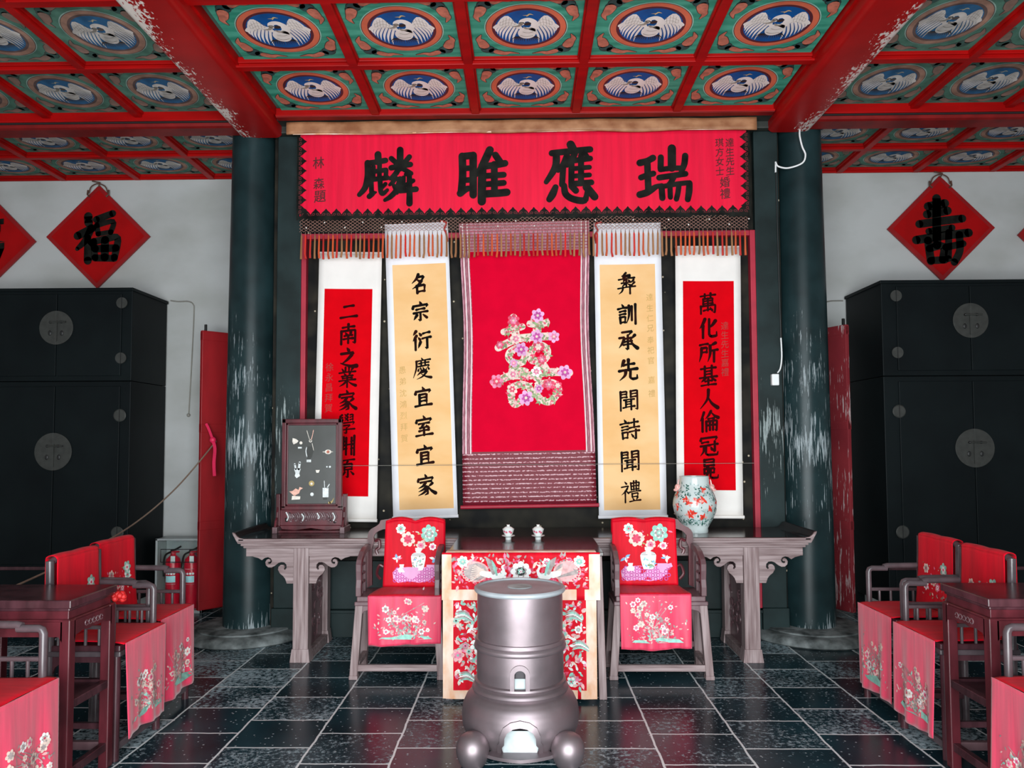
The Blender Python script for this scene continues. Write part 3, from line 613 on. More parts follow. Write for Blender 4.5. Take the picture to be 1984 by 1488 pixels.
# brush-written characters on a 100 x 100 grid: stroke kind (h v p n d k) then its points
_roof = 'd 48,0 54,12;d 14,16 12,30;k 14,20 88,16 80,28;'
_yan = 'd 26,2 32,12;h 6,22 48,18;h 14,36 42,33;h 14,50 42,47;v 16,62 18,90;k 16,62 42,60 40,90;h 18,88 40,86;'
_shui = 'd 8,8 18,20;d 2,34 14,44;p 18,60 4,92;'
BRUSH = {
 '名': 'p 45,5 35,25 12,45;k 40,18 72,16 58,42;p 60,38 44,56 14,72;d 38,30 52,40;v 36,62 38,95;k 36,62 76,58 74,92;h 38,90 74,88',
 '宗': _roof + 'h 30,38 70,35;h 16,54 86,50;k 50,54 50,92 40,86;p 32,64 16,86;d 64,64 82,80',
 '衍': 'p 24,4 10,22;p 26,26 8,50;v 20,42 20,94;d 40,14 48,24;d 36,36 44,46;p 46,58 34,86;h 60,18 92,14;h 56,42 98,38;k 80,42 80,92 70,86',
 '慶': 'd 48,0 54,10;h 20,14 92,10;p 22,14 20,50 4,92;h 34,26 84,23;v 46,18 46,36;v 66,16 66,36;k 30,40 86,36 80,46;d 34,50 30,60;k 42,48 46,60 70,60 72,50;d 54,46 58,54;d 78,46 84,56;p 50,62 24,82;k 46,70 76,66 66,76;p 70,72 50,90 22,100;n 44,76 66,90 94,98',
 '宜': _roof + 'v 32,36 32,86;k 32,36 68,34 68,86;h 34,52 66,50;h 34,68 66,66;h 10,90 92,86',
 '室': _roof + 'h 24,38 76,35;p 48,40 40,50 30,58;h 30,58 70,54;d 62,46 74,60;h 26,72 74,69;v 50,60 50,92;h 10,94 92,90',
 '家': _roof + 'h 24,36 78,33;p 50,38 38,52 14,62;k 40,46 58,66 60,90 46,96;p 54,58 36,70 14,78;p 58,70 38,86 12,96;p 84,44 64,58;n 62,56 76,76 98,92',
 '彝': 'p 48,0 28,16;k 30,14 70,10 66,24;h 34,22 68,19;h 12,30 90,26;p 40,34 34,42;d 58,34 66,40;h 26,48 72,45;v 50,32 50,64;p 46,50 28,64;n 54,50 66,58 76,62;p 86,36 74,48;p 90,48 74,62;h 8,72 94,67;p 34,68 28,86 12,98;v 68,66 68,100',
 '訓': _yan + 'p 60,10 60,56 48,92;v 74,14 74,80;v 92,6 92,98',
 '承': 'k 24,8 74,6 54,24;k 52,24 52,90 40,84;h 36,40 68,38;h 34,54 70,52;h 30,68 74,66;k 10,34 36,32 30,44;p 34,38 24,60 8,80;p 86,26 66,44;n 62,40 76,68 98,88',
 '先': 'p 30,6 16,34;h 26,26 80,22;v 52,2 52,50;h 6,52 94,47;p 38,52 34,74 8,96;k 62,50 60,86 72,94 94,92 94,76',
 '聞': 'v 10,10 10,98;k 10,12 40,10 40,40;h 12,24 38,23;h 12,38 40,37;k 60,10 92,8 92,96 82,92;v 60,10 60,38;h 60,24 90,22;h 60,38 90,36;h 26,50 76,48;v 36,50 36,84;v 62,50 62,96;h 36,60 62,59;h 36,71 62,70;h 22,86 78,81',
 '詩': _yan + 'h 58,18 92,15;v 74,2 74,40;h 50,42 98,38;h 50,60 98,56;k 82,50 82,94 72,88;d 60,70 68,82',
 '禮': 'd 22,2 30,12;k 6,26 40,23 30,38;p 34,34 24,48 6,62;v 24,46 24,98;d 30,46 40,56;v 52,10 54,42;k 52,12 92,9 90,42;h 54,26 90,24;h 54,42 90,40;v 66,2 66,42;v 78,2 78,42;h 46,52 98,49;v 58,60 58,76;k 58,60 86,58 84,76;h 58,76 84,74;d 60,80 66,90;p 84,78 78,90;h 46,96 98,92',
 '二': 'h 26,26 74,22;h 8,80 92,75',
 '南': 'h 20,16 80,12;v 50,0 50,30;v 14,34 14,98;k 14,34 86,30 86,94 74,90;d 36,42 42,52;p 64,40 58,52;h 30,58 70,55;h 26,74 74,71;v 50,56 50,94',
 '之': 'd 46,2 54,14;k 16,30 80,26 66,44;p 70,38 46,62 18,80;n 14,76 40,86 70,94 96,94',
 '業': 'v 40,0 40,20;v 58,0 58,20;d 22,6 30,18;p 78,4 68,18;h 8,26 92,22;d 34,30 40,38;p 64,28 58,38;h 22,44 78,41;h 26,54 74,52;h 8,66 92,62;v 50,44 50,98;p 46,68 30,82 10,92;n 54,68 72,82 94,92',
 '學': 'p 28,6 14,18;v 18,12 20,42;h 16,22 30,20;h 18,34 32,32;d 42,4 58,18;p 58,4 42,20;d 42,20 58,34;p 58,20 42,36;k 70,8 84,6 84,42;h 70,20 84,18;h 70,32 84,30;d 10,44 8,58;k 10,48 92,44 84,56;k 30,60 70,58 54,72;k 52,72 52,98 40,94;h 8,82 94,78',
 '淵': _shui + 'p 38,8 36,60 26,96;v 94,4 94,98;v 52,12 52,94;h 40,48 92,44;v 80,12 80,94;h 40,30 52,28;h 78,30 92,28;h 40,66 54,64;h 78,66 92,64',
 '源': _shui + 'h 30,12 96,8;p 32,12 32,50 20,96;p 62,16 54,26;v 46,30 46,58;k 46,30 84,28 84,58;h 48,44 82,42;h 46,57 84,55;k 64,58 64,94 54,90;p 48,68 38,84;d 78,66 92,80',
 '萬': 'h 12,12 88,8;v 34,2 34,20;v 64,0 64,20;v 26,26 26,52;k 26,26 74,24 74,52;h 28,38 72,36;h 26,51 74,49;v 50,24 50,84;v 14,62 14,98;k 14,62 88,58 86,96 76,92;h 28,84 66,78;d 62,70 72,84',
 '化': 'p 34,4 24,26 8,48;v 24,36 24,96;p 88,16 72,36 52,50;k 56,6 56,82 66,92 94,90 94,70',
 '所': 'h 8,12 48,8;p 16,28 14,60 4,94;k 16,28 44,26 42,50;h 16,50 42,48;p 88,6 62,18;p 60,18 60,60 48,96;h 62,44 98,40;v 80,44 80,98',
 '基': 'h 12,14 88,10;v 32,2 32,56;v 68,0 68,56;h 34,28 66,26;h 34,42 66,40;h 6,58 94,54;p 36,60 14,78;d 64,58 86,74;h 34,76 68,73;v 50,64 50,94;h 14,96 88,92',
 '人': 'p 50,4 44,50 8,94;n 46,36 66,70 96,94',
 '倫': 'p 26,4 18,26 6,46;v 18,34 18,98;p 62,0 50,20 34,36;n 62,4 78,22 98,34;h 48,38 76,36;v 38,50 38,98;k 38,50 92,47 90,96 82,92;h 40,70 90,68;v 56,50 56,92;v 72,48 72,92',
 '冠': 'd 10,6 8,20;k 10,10 92,6 84,20;h 14,32 46,29;h 8,48 52,45;p 24,48 22,74 6,94;k 36,48 34,84 44,92 92,92 96,78;h 56,44 94,41;k 80,28 80,76 70,72;d 60,54 66,66',
 '冕': 'v 26,4 26,34;k 26,4 74,2 74,34;h 28,18 72,17;h 26,34 74,32;p 44,36 30,48;v 26,48 26,70;k 26,48 76,46 74,70;h 26,69 74,67;p 44,50 40,76 12,98;k 58,50 56,86 66,94 94,94 96,80'}
KW = {'h': (9, 6.5, 10.5), 'v': (11, 9, 9.5), 'p': (11.5, 9, 2.5), 'n': (4, 9, 14), 'd': (5, 9, 11), 'k': (9, 8.5, 9.5, 9, 4)}
def brush_char(a, ch, u, v, size, h, m, lean=.08, fat=1.0):
    rnd = random.Random(ord(ch)); e = size / 100; fat *= max(.60, min(1.08, 1.27 - .041 * BRUSH[ch].count(';')))
    for i, st in enumerate(BRUSH[ch].split(';')):
        kd, ps = st[0], [tuple(map(float, p.split(','))) for p in st[2:].split()]
        n = len(ps); kw = KW[kd]
        if kd == 'k' and n > 2:
            # corners stay crisp: double the turning points
            q = [ps[0]]
            for p, pp, nx in zip(ps[1:-1], ps[:-2], ps[2:]):
                q += [(p[0] + (pp[0] - p[0]) * .10, p[1] + (pp[1] - p[1]) * .10), (p[0] + (nx[0] - p[0]) * .08, p[1] + (nx[1] - p[1]) * .08)]
            ps = q + [ps[-1]]; n = len(ps)
        if n == 2: ps = [ps[0], ((ps[0][0] + ps[1][0]) / 2, (ps[0][1] + ps[1][1]) / 2 + (-1.2 if kd == 'h' else 0)), ps[1]]; n = 3
        ws = []
        for j in range(n):
            t = j / (n - 1) * (len(kw) - 1); k_ = min(int(t), len(kw) - 2); ws.append((kw[k_] + (kw[k_ + 1] - kw[k_]) * (t - k_)) * e * fat * rnd.uniform(.92, 1.12))
        pts = [(u + (x - 50) * e * .95, v - (y - 50) * e + (x - 50) * e * lean) for x, y in ps]
        a.stroke(pts, ws, h, m)
YB = 6.10
def wave_b(u, v): return .007 * math.sin(u * 9 + .6) * (4.2 - v) + .004 * math.sin(u * 31 + v * 2) * (4.2 - v)
bmap = lambda u, v, h: (u, -h + wave_b(u, v), v - 3.1)
t = thing('wedding_banner', 'wide red silk banner with four large black characters under the lintel', 'banner', (0, YB, 3.1))
b = MB(); b.grid(lambda p, q: bmap(-1.85 + 3.69 * p, 3.44 + .74 * q, 0), 120, 14, 'banner_silk'); b.build('cloth', t, solid=.004)
b = MB(); b.grid(lambda p, q: ((-1.955 + .075 * (1 - q) * (1 - p) * 0 + 3.87 * p), -.03 - .006 * math.sin(p * 40), 4.150 + .10 * q + (.006 * math.sin(p * 23)) * (1 - q) - 3.1), 80, 4, 'band_tan')
o = b.build('top_band', t, solid=.02)
b = MB(); a = Art(b, bmap); a.stroke([(-1.90, 4.153), (-1.2, 4.148), (-.6, 4.156), (0, 4.152), (.7, 4.158), (1.86, 4.156)], .010, .034, 'satin_peach'); b.build('cord_edge', t)
for g, u, v, sc in ((G_LIN, -1.122, 3.795, .00421 / 5.314), (G_JU, -.332, 3.80, .00421 / 2.976), (G_YING, .392, 3.815, .00421 / 2.976), (G_RUI, 1.165, 3.80, .00421 / 5.314)):
    b = MB(); brush(Art(b, bmap), g, u, v, sc, .006, 'banner_black', 1.12); b.build('large_character', t)
b = MB(); a = Art(b, bmap)
for ch, u, v, s in (('林', -1.695, 3.92, .105), ('森', -1.690, 3.745, .10), ('題', -1.680, 3.635, .11)): a.text(ch, u, v, s, .005, 'ink_red_black', fat=.012)
b.build('signature', t)
b = MB(); a = Art(b, bmap)
for i, ch in enumerate('達生先生'): a.text(ch, 1.702, 4.055 - .079 * i, .078, .005, 'ink_red_black')
for i, ch in enumerate('琪方女士'): a.text(ch, 1.618, 4.055 - .079 * i, .078, .005, 'ink_red_black')
for i, ch in enumerate('婚禮'): a.text(ch, 1.658, 3.725 - .095 * i, .092, .005, 'ink_red_black')
b.build('dedication', t)
# black cloud-head border
def cloud_head(a, u, v, w, hgt, rot, h):
    c, s = math.cos(rot), math.sin(rot)
    q = lambda x, y: (u + x * w * c - y * hgt * s, v + x * w * s + y * hgt * c)
    a.poly([q(*p) for p in [(-.5, -.15), (-.52, .18), (-.38, .46), (-.16, .72), (0, 1), (.16, .72), (.38, .46), (.52, .18), (.5, -.15)]], h, 'banner_black')
    for sg in (-1, 1): a.stroke([q(sg * x, y) for x, y in [(.40, .0), (.30, .30), (.10, .28), (.16, .08), (.30, .12)]], .006, h + .001, 'ink_red_black', False)
b = MB(); a = Art(b, bmap)
for i in range(43): cloud_head(a, -1.80 + i * .0858, 3.472, .082, .062, 0, .006)
a.rect(-1.85, 1.84, 3.435, 3.472, .005, 'banner_black', 60, 1)
b.build('lower_border', t)
for sd, x in ((-1, -1.848), (1, 1.838)):
    b = MB(); a = Art(b, bmap)
    for i in range(8): cloud_head(a, x + sd * .012, 4.10 - i * .082, .076, .068, sd * PI / 2, .006)
    a.rect(*sorted((x + sd * .012, x + sd * .028)), 3.44, 4.15, .004, 'banner_black', 1, 10)
    b.build('side_border', t)
# knotted net and tassels
b = MB(); a = Art(b, lambda u, v, h: (u, -h, v - 3.1)); rnd = random.Random(4)
n = 100; st = 3.69 / n
for i in range(-4, n):
    for sg in (1, -1):
        u0 = -1.85 + i * st * 1; u1 = u0 + 4 * st
        if sg < 0: u0, u1 = u1, u0
        z0, z1 = 3.45, 3.34
        def clip(u): return max(-1.85, min(1.84, u))
        f0 = (clip(u0) - u0) / (u1 - u0); f1 = (clip(u1) - u0) / (u1 - u0)
        if abs(f1 - f0) < .05: continue
        a.stroke([(clip(u0), z0 + (z1 - z0) * f0), (clip(u1), z0 + (z1 - z0) * f1)], .0035, .002 if sg > 0 else .004, 'net_cord', False)
b.build('knotted_net', t)
for i in range(24):
    b = MB(); b.ball((-1.78 + i * .157 + rnd.uniform(-.02, .02), -.012, (3.415 if i % 2 else 3.372) - 3.1), .0065, 'bead', 8, 6); b.build('bead', t)
for i in range(98):
    x = -1.835 + i * .0376 + rnd.uniform(-.004, .004); l = 3.118 + rnd.uniform(-.008, .012); b = MB()
    mm = rnd.choice(['tassel_orange', 'tassel_orange', 'tassel_red', 'tassel_brown', 'tassel_brown'])
    b.tube([(x, -.004, .24), (x, -.004, .225), (x, -.004, .212)], [.0015, .0035, .0045], 'net_cord', 6)
    b.tube([(x, -.004, .212), (x + .001, -.004, .20), (x + rnd.uniform(-.003, .003), -.005, l - 3.06), (x + rnd.uniform(-.006, .006), -.005, l - 3.1)], [.005, .0075, .0085, .0095], mm, 7)
    b.build('tassel', t)

# ================================================================== HANGING SCROLLS
YS = 6.205
def scroll(lab, top_c, top_z, bot_c, bot_z, w, mount, paper, inset, chars, cs, inkm, side, side_u, sidem, side_s, su=0., cord=0):
    """origin at the middle of the top edge; the sheet hangs down"""
    hgt = top_z - bot_z
    t = thing('hanging_scroll', lab, 'scroll', (top_c, YS, top_z), 0)
    t.rotation_euler = (0, math.atan2(-(bot_c - top_c), hgt) * 1, 0)
    f = lambda u, v, h: (u, -h + .006 * math.sin(v * 2.2 + top_c * 3) + .004 * math.cos(u * 9), v)
    b = MB(); b.grid(lambda p, q: f(-w / 2 + w * p, -hgt + hgt * q, 0), 10, 30, mount); b.build('mount', t, solid=.003)
    l, r, tp, bt = inset
    b = MB(); a = Art(b, f); a.rect(l, r, -hgt + bt, -tp, .003, paper, 10, 30); b.build('paper', t)
    for ch, v in chars:
        b = MB(); a = Art(b, f)
        brush_char(a, ch, su, v, cs, .0045, inkm, .08, 1.38)
        b.build('written_character', t)
    if side:
        b = MB(); a = Art(b, f)
        for ch, v in side: a.text(ch, side_u, v, side_s, .0045, sidem, fat=.002)
        b.build('side_inscription', t)
    b = MB(); b.tube([(-w / 2 - .006, -.010, -hgt - .006), (w / 2 + .006, -.010, -hgt - .006)], .014, mount, 12); b.build('roller', t)
    b = MB(); b.tube([(-w / 2, -.004, .004), (w / 2, -.004, .004)], .008, mount, 8); b.build('top_rod', t)
    if cord:
        x = cord * (w / 2 - .012); b = MB()
        b.tube(spline([(x - .05 * cord, -.016, .02), (x, -.02, .0), (x - .018 * cord, -.02, -.05), (x - .004, -.02, -.09), (x + .004, -.02, -.16)], 4), .008, 'ribbon_red', 6); b.build('cord', t)
    return t
def col(s, v0, v1): n = len(s); return [(c, v0 + (v1 - v0) * i / max(1, n - 1)) for i, c in enumerate(s)]
PXM = .004264
def colpx(s, ys, y0): return [(c, -(y - y0) * PXM) for c, y in zip(s, ys)]
scroll('white mounted red paper scroll hanging leftmost of five behind the table screen', -1.450, 3.186, -1.482, .968, .528, 'paper_warm', 'paper_red', (-.212, .19, .30, .19),
       colpx('二南之業家學淵源', [606, 651, 697, 736, 781, 826, 869, 913], 491), .168, 'ink_dark_red', colpx('徐永昌拜賀', [716, 736, 756, 776, 796], 491), -.155, 'ink_faint_red', .075, -.005)
scroll('cream paper scroll on white mount, second from left, hanging behind the left armchair', -.897, 3.425, -.816, .99, .532, 'paper_white', 'paper_cream', (-.212, .236, .335, .06),
       colpx('名宗衍慶宜室宜家', [553, 609, 665, 720, 777, 833, 890, 947], 436), .172, 'ink', colpx('愚弟沈鴻烈拜賀', [722, 744, 767, 789, 811, 833, 855], 436), -.155, 'ink_gold', .066, .01, 1)
scroll('cream paper scroll on white mount, fourth from left, hanging behind the right armchair', .867, 3.41, .886, .99, .556, 'paper_white', 'paper_cream', (-.235, .225, .335, .05),
       colpx('彝訓承先聞詩聞禮', [552, 613, 665, 722, 780, 838, 897, 957], 436), .176, 'ink', colpx('達生仁兄奉祀官嘉禮', [580, 601, 621, 641, 664, 684, 704, 742, 768], 436), .175, 'ink_gold', .064, -.015, -1)
scroll('white mounted red paper scroll hanging rightmost of five behind the painted vase', 1.533, 3.212, 1.516, .988, .539, 'paper_warm', 'paper_red', (-.208, .212, .285, .21),
       colpx('萬化所基人倫冠冕', [591, 639, 686, 732, 777, 820, 868, 912], 480), .168, 'ink_dark_red', colpx('達生先生嘉禮', [634, 652, 670, 688, 706, 724], 480), .135, 'ink_faint_red', .072, -.002)
# the middle scroll with the flower-embroidered double happiness
t = thing('hanging_scroll', 'crimson silk scroll with a flower-embroidered double happiness in the middle', 'scroll', (.007, YS - .02, 3.44))
t.rotation_euler = (0, -math.atan2(.034, 2.355), 0)
def f3(u, v, h):
    edge = .03 * math.exp(-((v + 1.25) / .55) ** 2) * (abs(u) / .545) ** 3
    return (u * (1 - .055 * math.exp(-((v + .95) / .6) ** 2)) , -h - edge, v)
b = MB(); b.grid(lambda p, q: f3(-.547 + 1.094 * p, -2.355 + 2.355 * q, 0), 20, 40, 'brocade'); b.build('mount', t, solid=.003)
b = MB(); a = Art(b, f3)
for sg in (-1, 1):
    a.rect(*sorted((sg * .470, sg * .546)), -1.93, -.01, .002, 'border_mauve', 2, 30)
    for q in (.476, .488, .500, .514, .528): a.rect(*sorted((sg * q, sg * (q + .006))), -1.93, -.01, .003, 'paper_warm' if q in (.476, .514) else 'paper_maroon', 1, 30)
a.rect(-.47, .47, -.25, -.008, .002, 'border_mauve', 10, 4)
for q in range(9): a.rect(-.54, .54, -.03 - q * .026, -.024 - q * .026, .003, 'frame_red', 10, 1)
b.build('striped_border', t)
b = MB(); a = Art(b, f3); a.rect(-.468, .472, -1.915, -.25, .004, 'silk_crimson', 12, 24); b.build('silk_panel', t)
HS = PXM / 5.725
hp = lambda l: [((x - 700) * HS + .028, -(y + 560 * 5.725 - 430 * 5.725) * HS) for x, y in l]
LINES = [([(515, 345), (525, 460), (545, 570)], 105), ([(395, 500), (500, 480), (620, 445)], 80), ([(330, 675), (430, 630), (560, 580), (700, 565), (860, 560), (1000, 560)], 95), ([(800, 320), (795, 420), (785, 560)], 110), ([(705, 415), (800, 425), (905, 405)], 85),
    ([(560, 680), (470, 720), (450, 790), (520, 850), (610, 840), (640, 750), (600, 690), (560, 680)], 85), ([(770, 660), (720, 740), (715, 820), (800, 830), (880, 810), (910, 720), (850, 660), (770, 660)], 85),
    ([(280, 1060), (380, 1020), (480, 990), (620, 990), (760, 985), (880, 960), (1000, 960), (1150, 970)], 95), ([(480, 930), (600, 930), (650, 940)], 70), ([(800, 870), (820, 960), (770, 1020)], 90), ([(870, 880), (900, 930)], 70),
    ([(570, 1090), (480, 1130), (480, 1240), (520, 1310), (610, 1260), (690, 1230), (690, 1130), (620, 1090), (570, 1090)], 85), ([(790, 1090), (770, 1180), (800, 1250), (900, 1290), (980, 1230), (1020, 1140), (960, 1080), (870, 1080), (790, 1090)], 85)]
b = MB(); a = Art(b, f3)
for pts, w in LINES: a.stroke(hp(pts), w * HS * .90, .006, 'embroidery_pale')
b.build('double_happiness', t); happy = b
b = MB(); a = Art(b, f3); rnd = random.Random(11)
for pts, w in LINES:
    P_ = spline(hp(pts), 8); acc = 0
    for i in range(1, len(P_)):
        acc += math.dist(P_[i], P_[i - 1])
        if acc > .009:
            acc = 0
            for _ in range(3):
                a.leaf(P_[i][0] + rnd.uniform(-.016, .016), P_[i][1] + rnd.uniform(-.016, .016), rnd.uniform(.026, .044), rnd.uniform(0, 6.3), .0072 + rnd.uniform(0, .001), rnd.choice(['embroidery_green', 'embroidery_green', 'embroidery_green', 'embroidery_pale', 'embroidery_blush', 'embroidery_rose']))
b.build('embroidered_leaves', t)
for x, y, r, m1, m2 in [(515, 375, 66, 'embroidery_rose', 'embroidery_pink'), (800, 325, 72, 'embroidery_lilac', 'embroidery_magenta'), (785, 560, 72, 'embroidery_lilac', 'embroidery_magenta'), (985, 565, 62, 'embroidery_lilac', 'embroidery_pink'), (350, 645, 44, 'embroidery_rose', 'embroidery_pink'), (540, 580, 60, 'embroidery_pale', 'embroidery_pink'),
        (600, 700, 74, 'embroidery_lilac', 'embroidery_magenta'), (800, 675, 60, 'embroidery_rose', 'embroidery_pale'), (840, 815, 52, 'embroidery_rose', 'embroidery_pink'), (510, 850, 44, 'embroidery_lilac', 'embroidery_pink'), (310, 1050, 72, 'embroidery_pink', 'embroidery_rose'), (500, 975, 56, 'embroidery_pale', 'embroidery_pink'), (770, 950, 56, 'embroidery_white', 'embroidery_pink'),
        (1100, 965, 76, 'embroidery_lilac', 'embroidery_magenta'), (490, 1140, 58, 'embroidery_pale', 'embroidery_rose'), (645, 1240, 78, 'embroidery_lilac', 'embroidery_magenta'), (910, 1095, 60, 'embroidery_rose', 'embroidery_pink'), (795, 1140, 46, 'embroidery_lilac', 'embroidery_magenta'), (1010, 1110, 46, 'embroidery_rose', 'embroidery_pale')]:
    b = MB(); u, v = hp([(x, y)])[0]; Art(b, f3).flower(u, v, r * HS * 1.1, .0088, m1, m2, 'embroidery_pale', 6, rnd.uniform(0, 1)); b.build('embroidered_flower', t)
b = MB(); b.tube([(-.565, -.014, -2.365), (.565, -.014, -2.365)], .016, 'frame_red', 12); b.build('roller', t)

# fine thread stretched across the scrolls
b = MB(); b.tube([(-1.80, 6.165, 1.41), (0, 6.155, 1.415), (1.87, 6.165, 1.42)], .0018, 'cable_grey', 5)
tag(b.build('thread'), 'fine thread stretched level across the lower part of the scrolls', 'thread')

# ================================================================== DIAMOND WALL HANGINGS
def diamond(x, z, h, lab, g, gc, sc, inkm):
    t = thing('wall_hanging', lab, 'wall hanging', (x, 7.395, z))
    f = lambda u, v, hh: (u, -hh, v)
    b = MB(); b.prism([(0, h), (h, 0), (0, -h), (-h, 0)], -.012, .012, 'diamond_edge', 'y'); b.build('frame', t, smooth=False)
    b = MB(); q = h * .90; a = Art(b, f); a.poly([(0, q), (q, 0), (0, -q), (-q, 0)], .014, 'diamond_red'); b.build('cloth_face', t, smooth=False)
    b = MB(); a = Art(b, f)
    if g: brush(a, g, 0, -.01, sc, .017, inkm)
    else: a.text(gc, 0, 0, .5, .017, inkm, fat=.03)
    b.build('character', t, smooth=False)
    b = MB()
    b.tube(spline([(-.095, -.02, h - .085), (-.07, -.025, h - .02), (0, -.03, h + .008), (.07, -.025, h - .02), (.095, -.02, h - .085)], 5), .006, 'hanger_cord', 6)
    b.tube([(-.06, -.03, h + .035), (.02, -.03, h + .018), (.0, -.02, h - .02)], .007, 'hanger_cord', 6)
    for s in (-1, 1): b.tube([(s * .105, -.02, h - .055), (s * .108, -.025, h - .10), (s * .085, -.03, h - .125)], .008, 'hanger_cord', 6)
    b.build('hanging_loop', t)
MPX = 7.4 / 1454.4
diamond(-4.275, 3.68, .525, 'red diamond wall hanging above the left cabinet with a heavy black good fortune character', G_FU, None, MPX * 1.08, 'banner_black')
diamond(4.125, 3.69, .525, 'red diamond wall hanging above the right cabinet with a tall dark longevity character', G_SHOU, None, MPX * 1.12, 'banner_black')
diamond(-5.435, 3.64, .525, 'red diamond wall hanging cut off by the left edge of the photo', None, '喜', .3, 'banner_black')
diamond(5.40, 3.62, .525, 'red diamond wall hanging of which only a corner shows at the right edge', None, '祿', .3, 'banner_black')
# ================================================================== LONG ALTAR TABLE
t = thing('altar_table', 'long weathered altar table with upturned ends standing before the scroll wall', 'table', (0, 5.85, 0))
yo = 5.85
b = MB()
b.box(-2.10, 2.07, 5.50 - yo, 6.19 - yo, .862, .884, 'wood_weathered'); b.box(-2.085, 2.055, 5.51 - yo, 6.19 - yo, .845, .863, 'wood_weathered'); b.box(-2.068, 2.038, 5.52 - yo, 6.19 - yo, .828, .846, 'wood_weathered')
b.build('tabletop_edge', t, smooth=False, bevel=.006)
b = MB(); b.box(-2.06, 2.03, 5.53 - yo, 6.17 - yo, .880, .900, 'wood_tabletop'); b.box(-2.10, 2.07, 5.503 - yo, 5.53 - yo, .883, .898, 'wood_weathered'); b.build('tabletop', t, smooth=False, bevel=.003)
for sg, x in ((-1, -2.06), (1, 2.03)):
    FP = [(x, .878), (x, .899), (x + sg * .030, .905), (x + sg * .050, .918), (x + sg * .066, .940), (x + sg * .084, .946), (x + sg * .080, .930), (x + sg * .068, .910), (x + sg * .055, .885), (x + sg * .040, .862)]
    b = MB(); b.prism(FP, 5.52 - yo, 6.19 - yo, 'wood_tabletop'); b.prism(FP, 5.503 - yo, 5.5195 - yo, 'wood_weathered')
    b.build('upturned_end', t, bevel=.002)
b = MB(); b.box(-2.055, 2.025, 5.545 - yo, 5.575 - yo, .765, .83, 'wood_weathered'); b.box(-2.055, 2.025, 6.13 - yo, 6.16 - yo, .765, .83, 'wood_weathered'); b.build('apron', t, smooth=False, bevel=.004)
SP = [(0, 0), (0, -.200), (.050, -.200), (.062, -.165), (.078, -.145), (.100, -.128), (.116, -.100), (.112, -.078), (.096, -.064), (.076, -.064), (.066, -.080), (.072, -.094), (.064, -.100), (.052, -.086), (.054, -.062), (.070, -.046), (.092, -.044), (.112, -.050), (.140, -.072),
      (.164, -.084), (.188, -.082), (.206, -.066), (.210, -.044), (.200, -.026), (.186, -.020), (.174, -.026), (.172, -.038), (.180, -.044), (.186, -.040), (.192, -.050), (.184, -.058), (.168, -.052), (.160, -.036), (.168, -.018), (.190, -.008), (.215, -.014), (.235, -.030), (.262, -.014), (.300, -.004), (.30, 0)]
for x in (-1.645, 1.647):
    for sg in (-1, 1):
        b = MB(); b.prism([(x + sg * (.058 + p), .767 + q) for p, q in SP], 5.548 - yo, 5.572 - yo, 'wood_weathered'); b.build('cloud_bracket', t, smooth=False, bevel=.003)
    for y0, y1 in ((5.545, 5.63), (6.09, 6.17)):
        b = MB(); b.box(x - .056, x + .056, y0 - .010 - yo, y1 - yo, .09, .829, 'wood_weathered_z'); b.box(x - .030, x - .024, y0 - .014 - yo, y0 - yo, .09, .826, 'wood_weathered_z'); b.box(x + .024, x + .030, y0 - .014 - yo, y0 - yo, .09, .826, 'wood_weathered_z')
        b.hexa([(x - .074, y0 - .024 - yo, 0), (x + .074, y0 - .024 - yo, 0), (x + .074, y1 - yo, 0), (x - .074, y1 - yo, 0)], [(x - .062, y0 - .016 - yo, .095), (x + .062, y0 - .016 - yo, .095), (x + .060, y1 - yo, .095), (x - .060, y1 - yo, .095)], 'wood_weathered_z')
        b.build('leg', t, smooth=False, bevel=.006)
    b = MB(); b.box(x - .062, x + .062, 5.63 - yo, 6.09 - yo, 0, .07, 'wood_weathered'); b.build('foot_rail', t, smooth=False, bevel=.005)
    b = MB(); b.box(x - .016, x + .016, 5.63 - yo, 6.09 - yo, .07, .77, 'wood_chair'); rnd = random.Random(5)
    for sg in (-1, 1):
        for i in range(34):                         # carved vines in low relief
            yy, zz = rnd.uniform(-.18, .20), rnd.uniform(.14, .72); a0 = rnd.uniform(0, 6)
            b.tube(spline([(x + sg * .018, yy + .05 * math.cos(a0 + q * .8) * (1 - q * .15), zz + .05 * math.sin(a0 + q * .8) * (1 - q * .15)) for q in range(5)], 3), .006, 'wood_chair', 5)
    b.build('carved_side_panel', t)

# ================================================================== TABLE SCREEN AND VASE ON THE ALTAR TABLE
t = thing('table_screen', 'dark wooden table screen with inlaid vases standing on the left end of the altar table', 'table screen', (-1.67, 5.90, .900))
b = MB()
for x0, x1, z0, z1 in ((-.236, -.205, .19, .888), (.205, .236, .19, .888), (-.236, .236, .855, .888), (-.236, .236, .175, .207)): b.box(x0, x1, -.022, .022, z0, z1, 'wood_red_dark')
for x0, x1, z0, z1 in ((-.205, -.188, .207, .855), (.188, .205, .207, .855), (-.205, .205, .838, .855), (-.205, .205, .207, .222)): b.box(x0, x1, -.014, .014, z0, z1, 'wood_red_dark')
b.build('frame', t, smooth=False, bevel=.004)
b = MB(); b.box(-.19, .19, -.006, .006, .22, .84, 'screen_panel'); b.build('panel', t, smooth=False)
sf = lambda u, v, h: (u, -.006 - h, v)
def inlay(fn):
    b = MB(); fn(Art(b, sf)); b.build('inlay', t, smooth=False)
sx = lambda x: (x - 560) * .000776; sz = lambda y: .855 - (y - 205) * .000776
def q(l): return [(sx(x), sz(y)) for x, y in l]
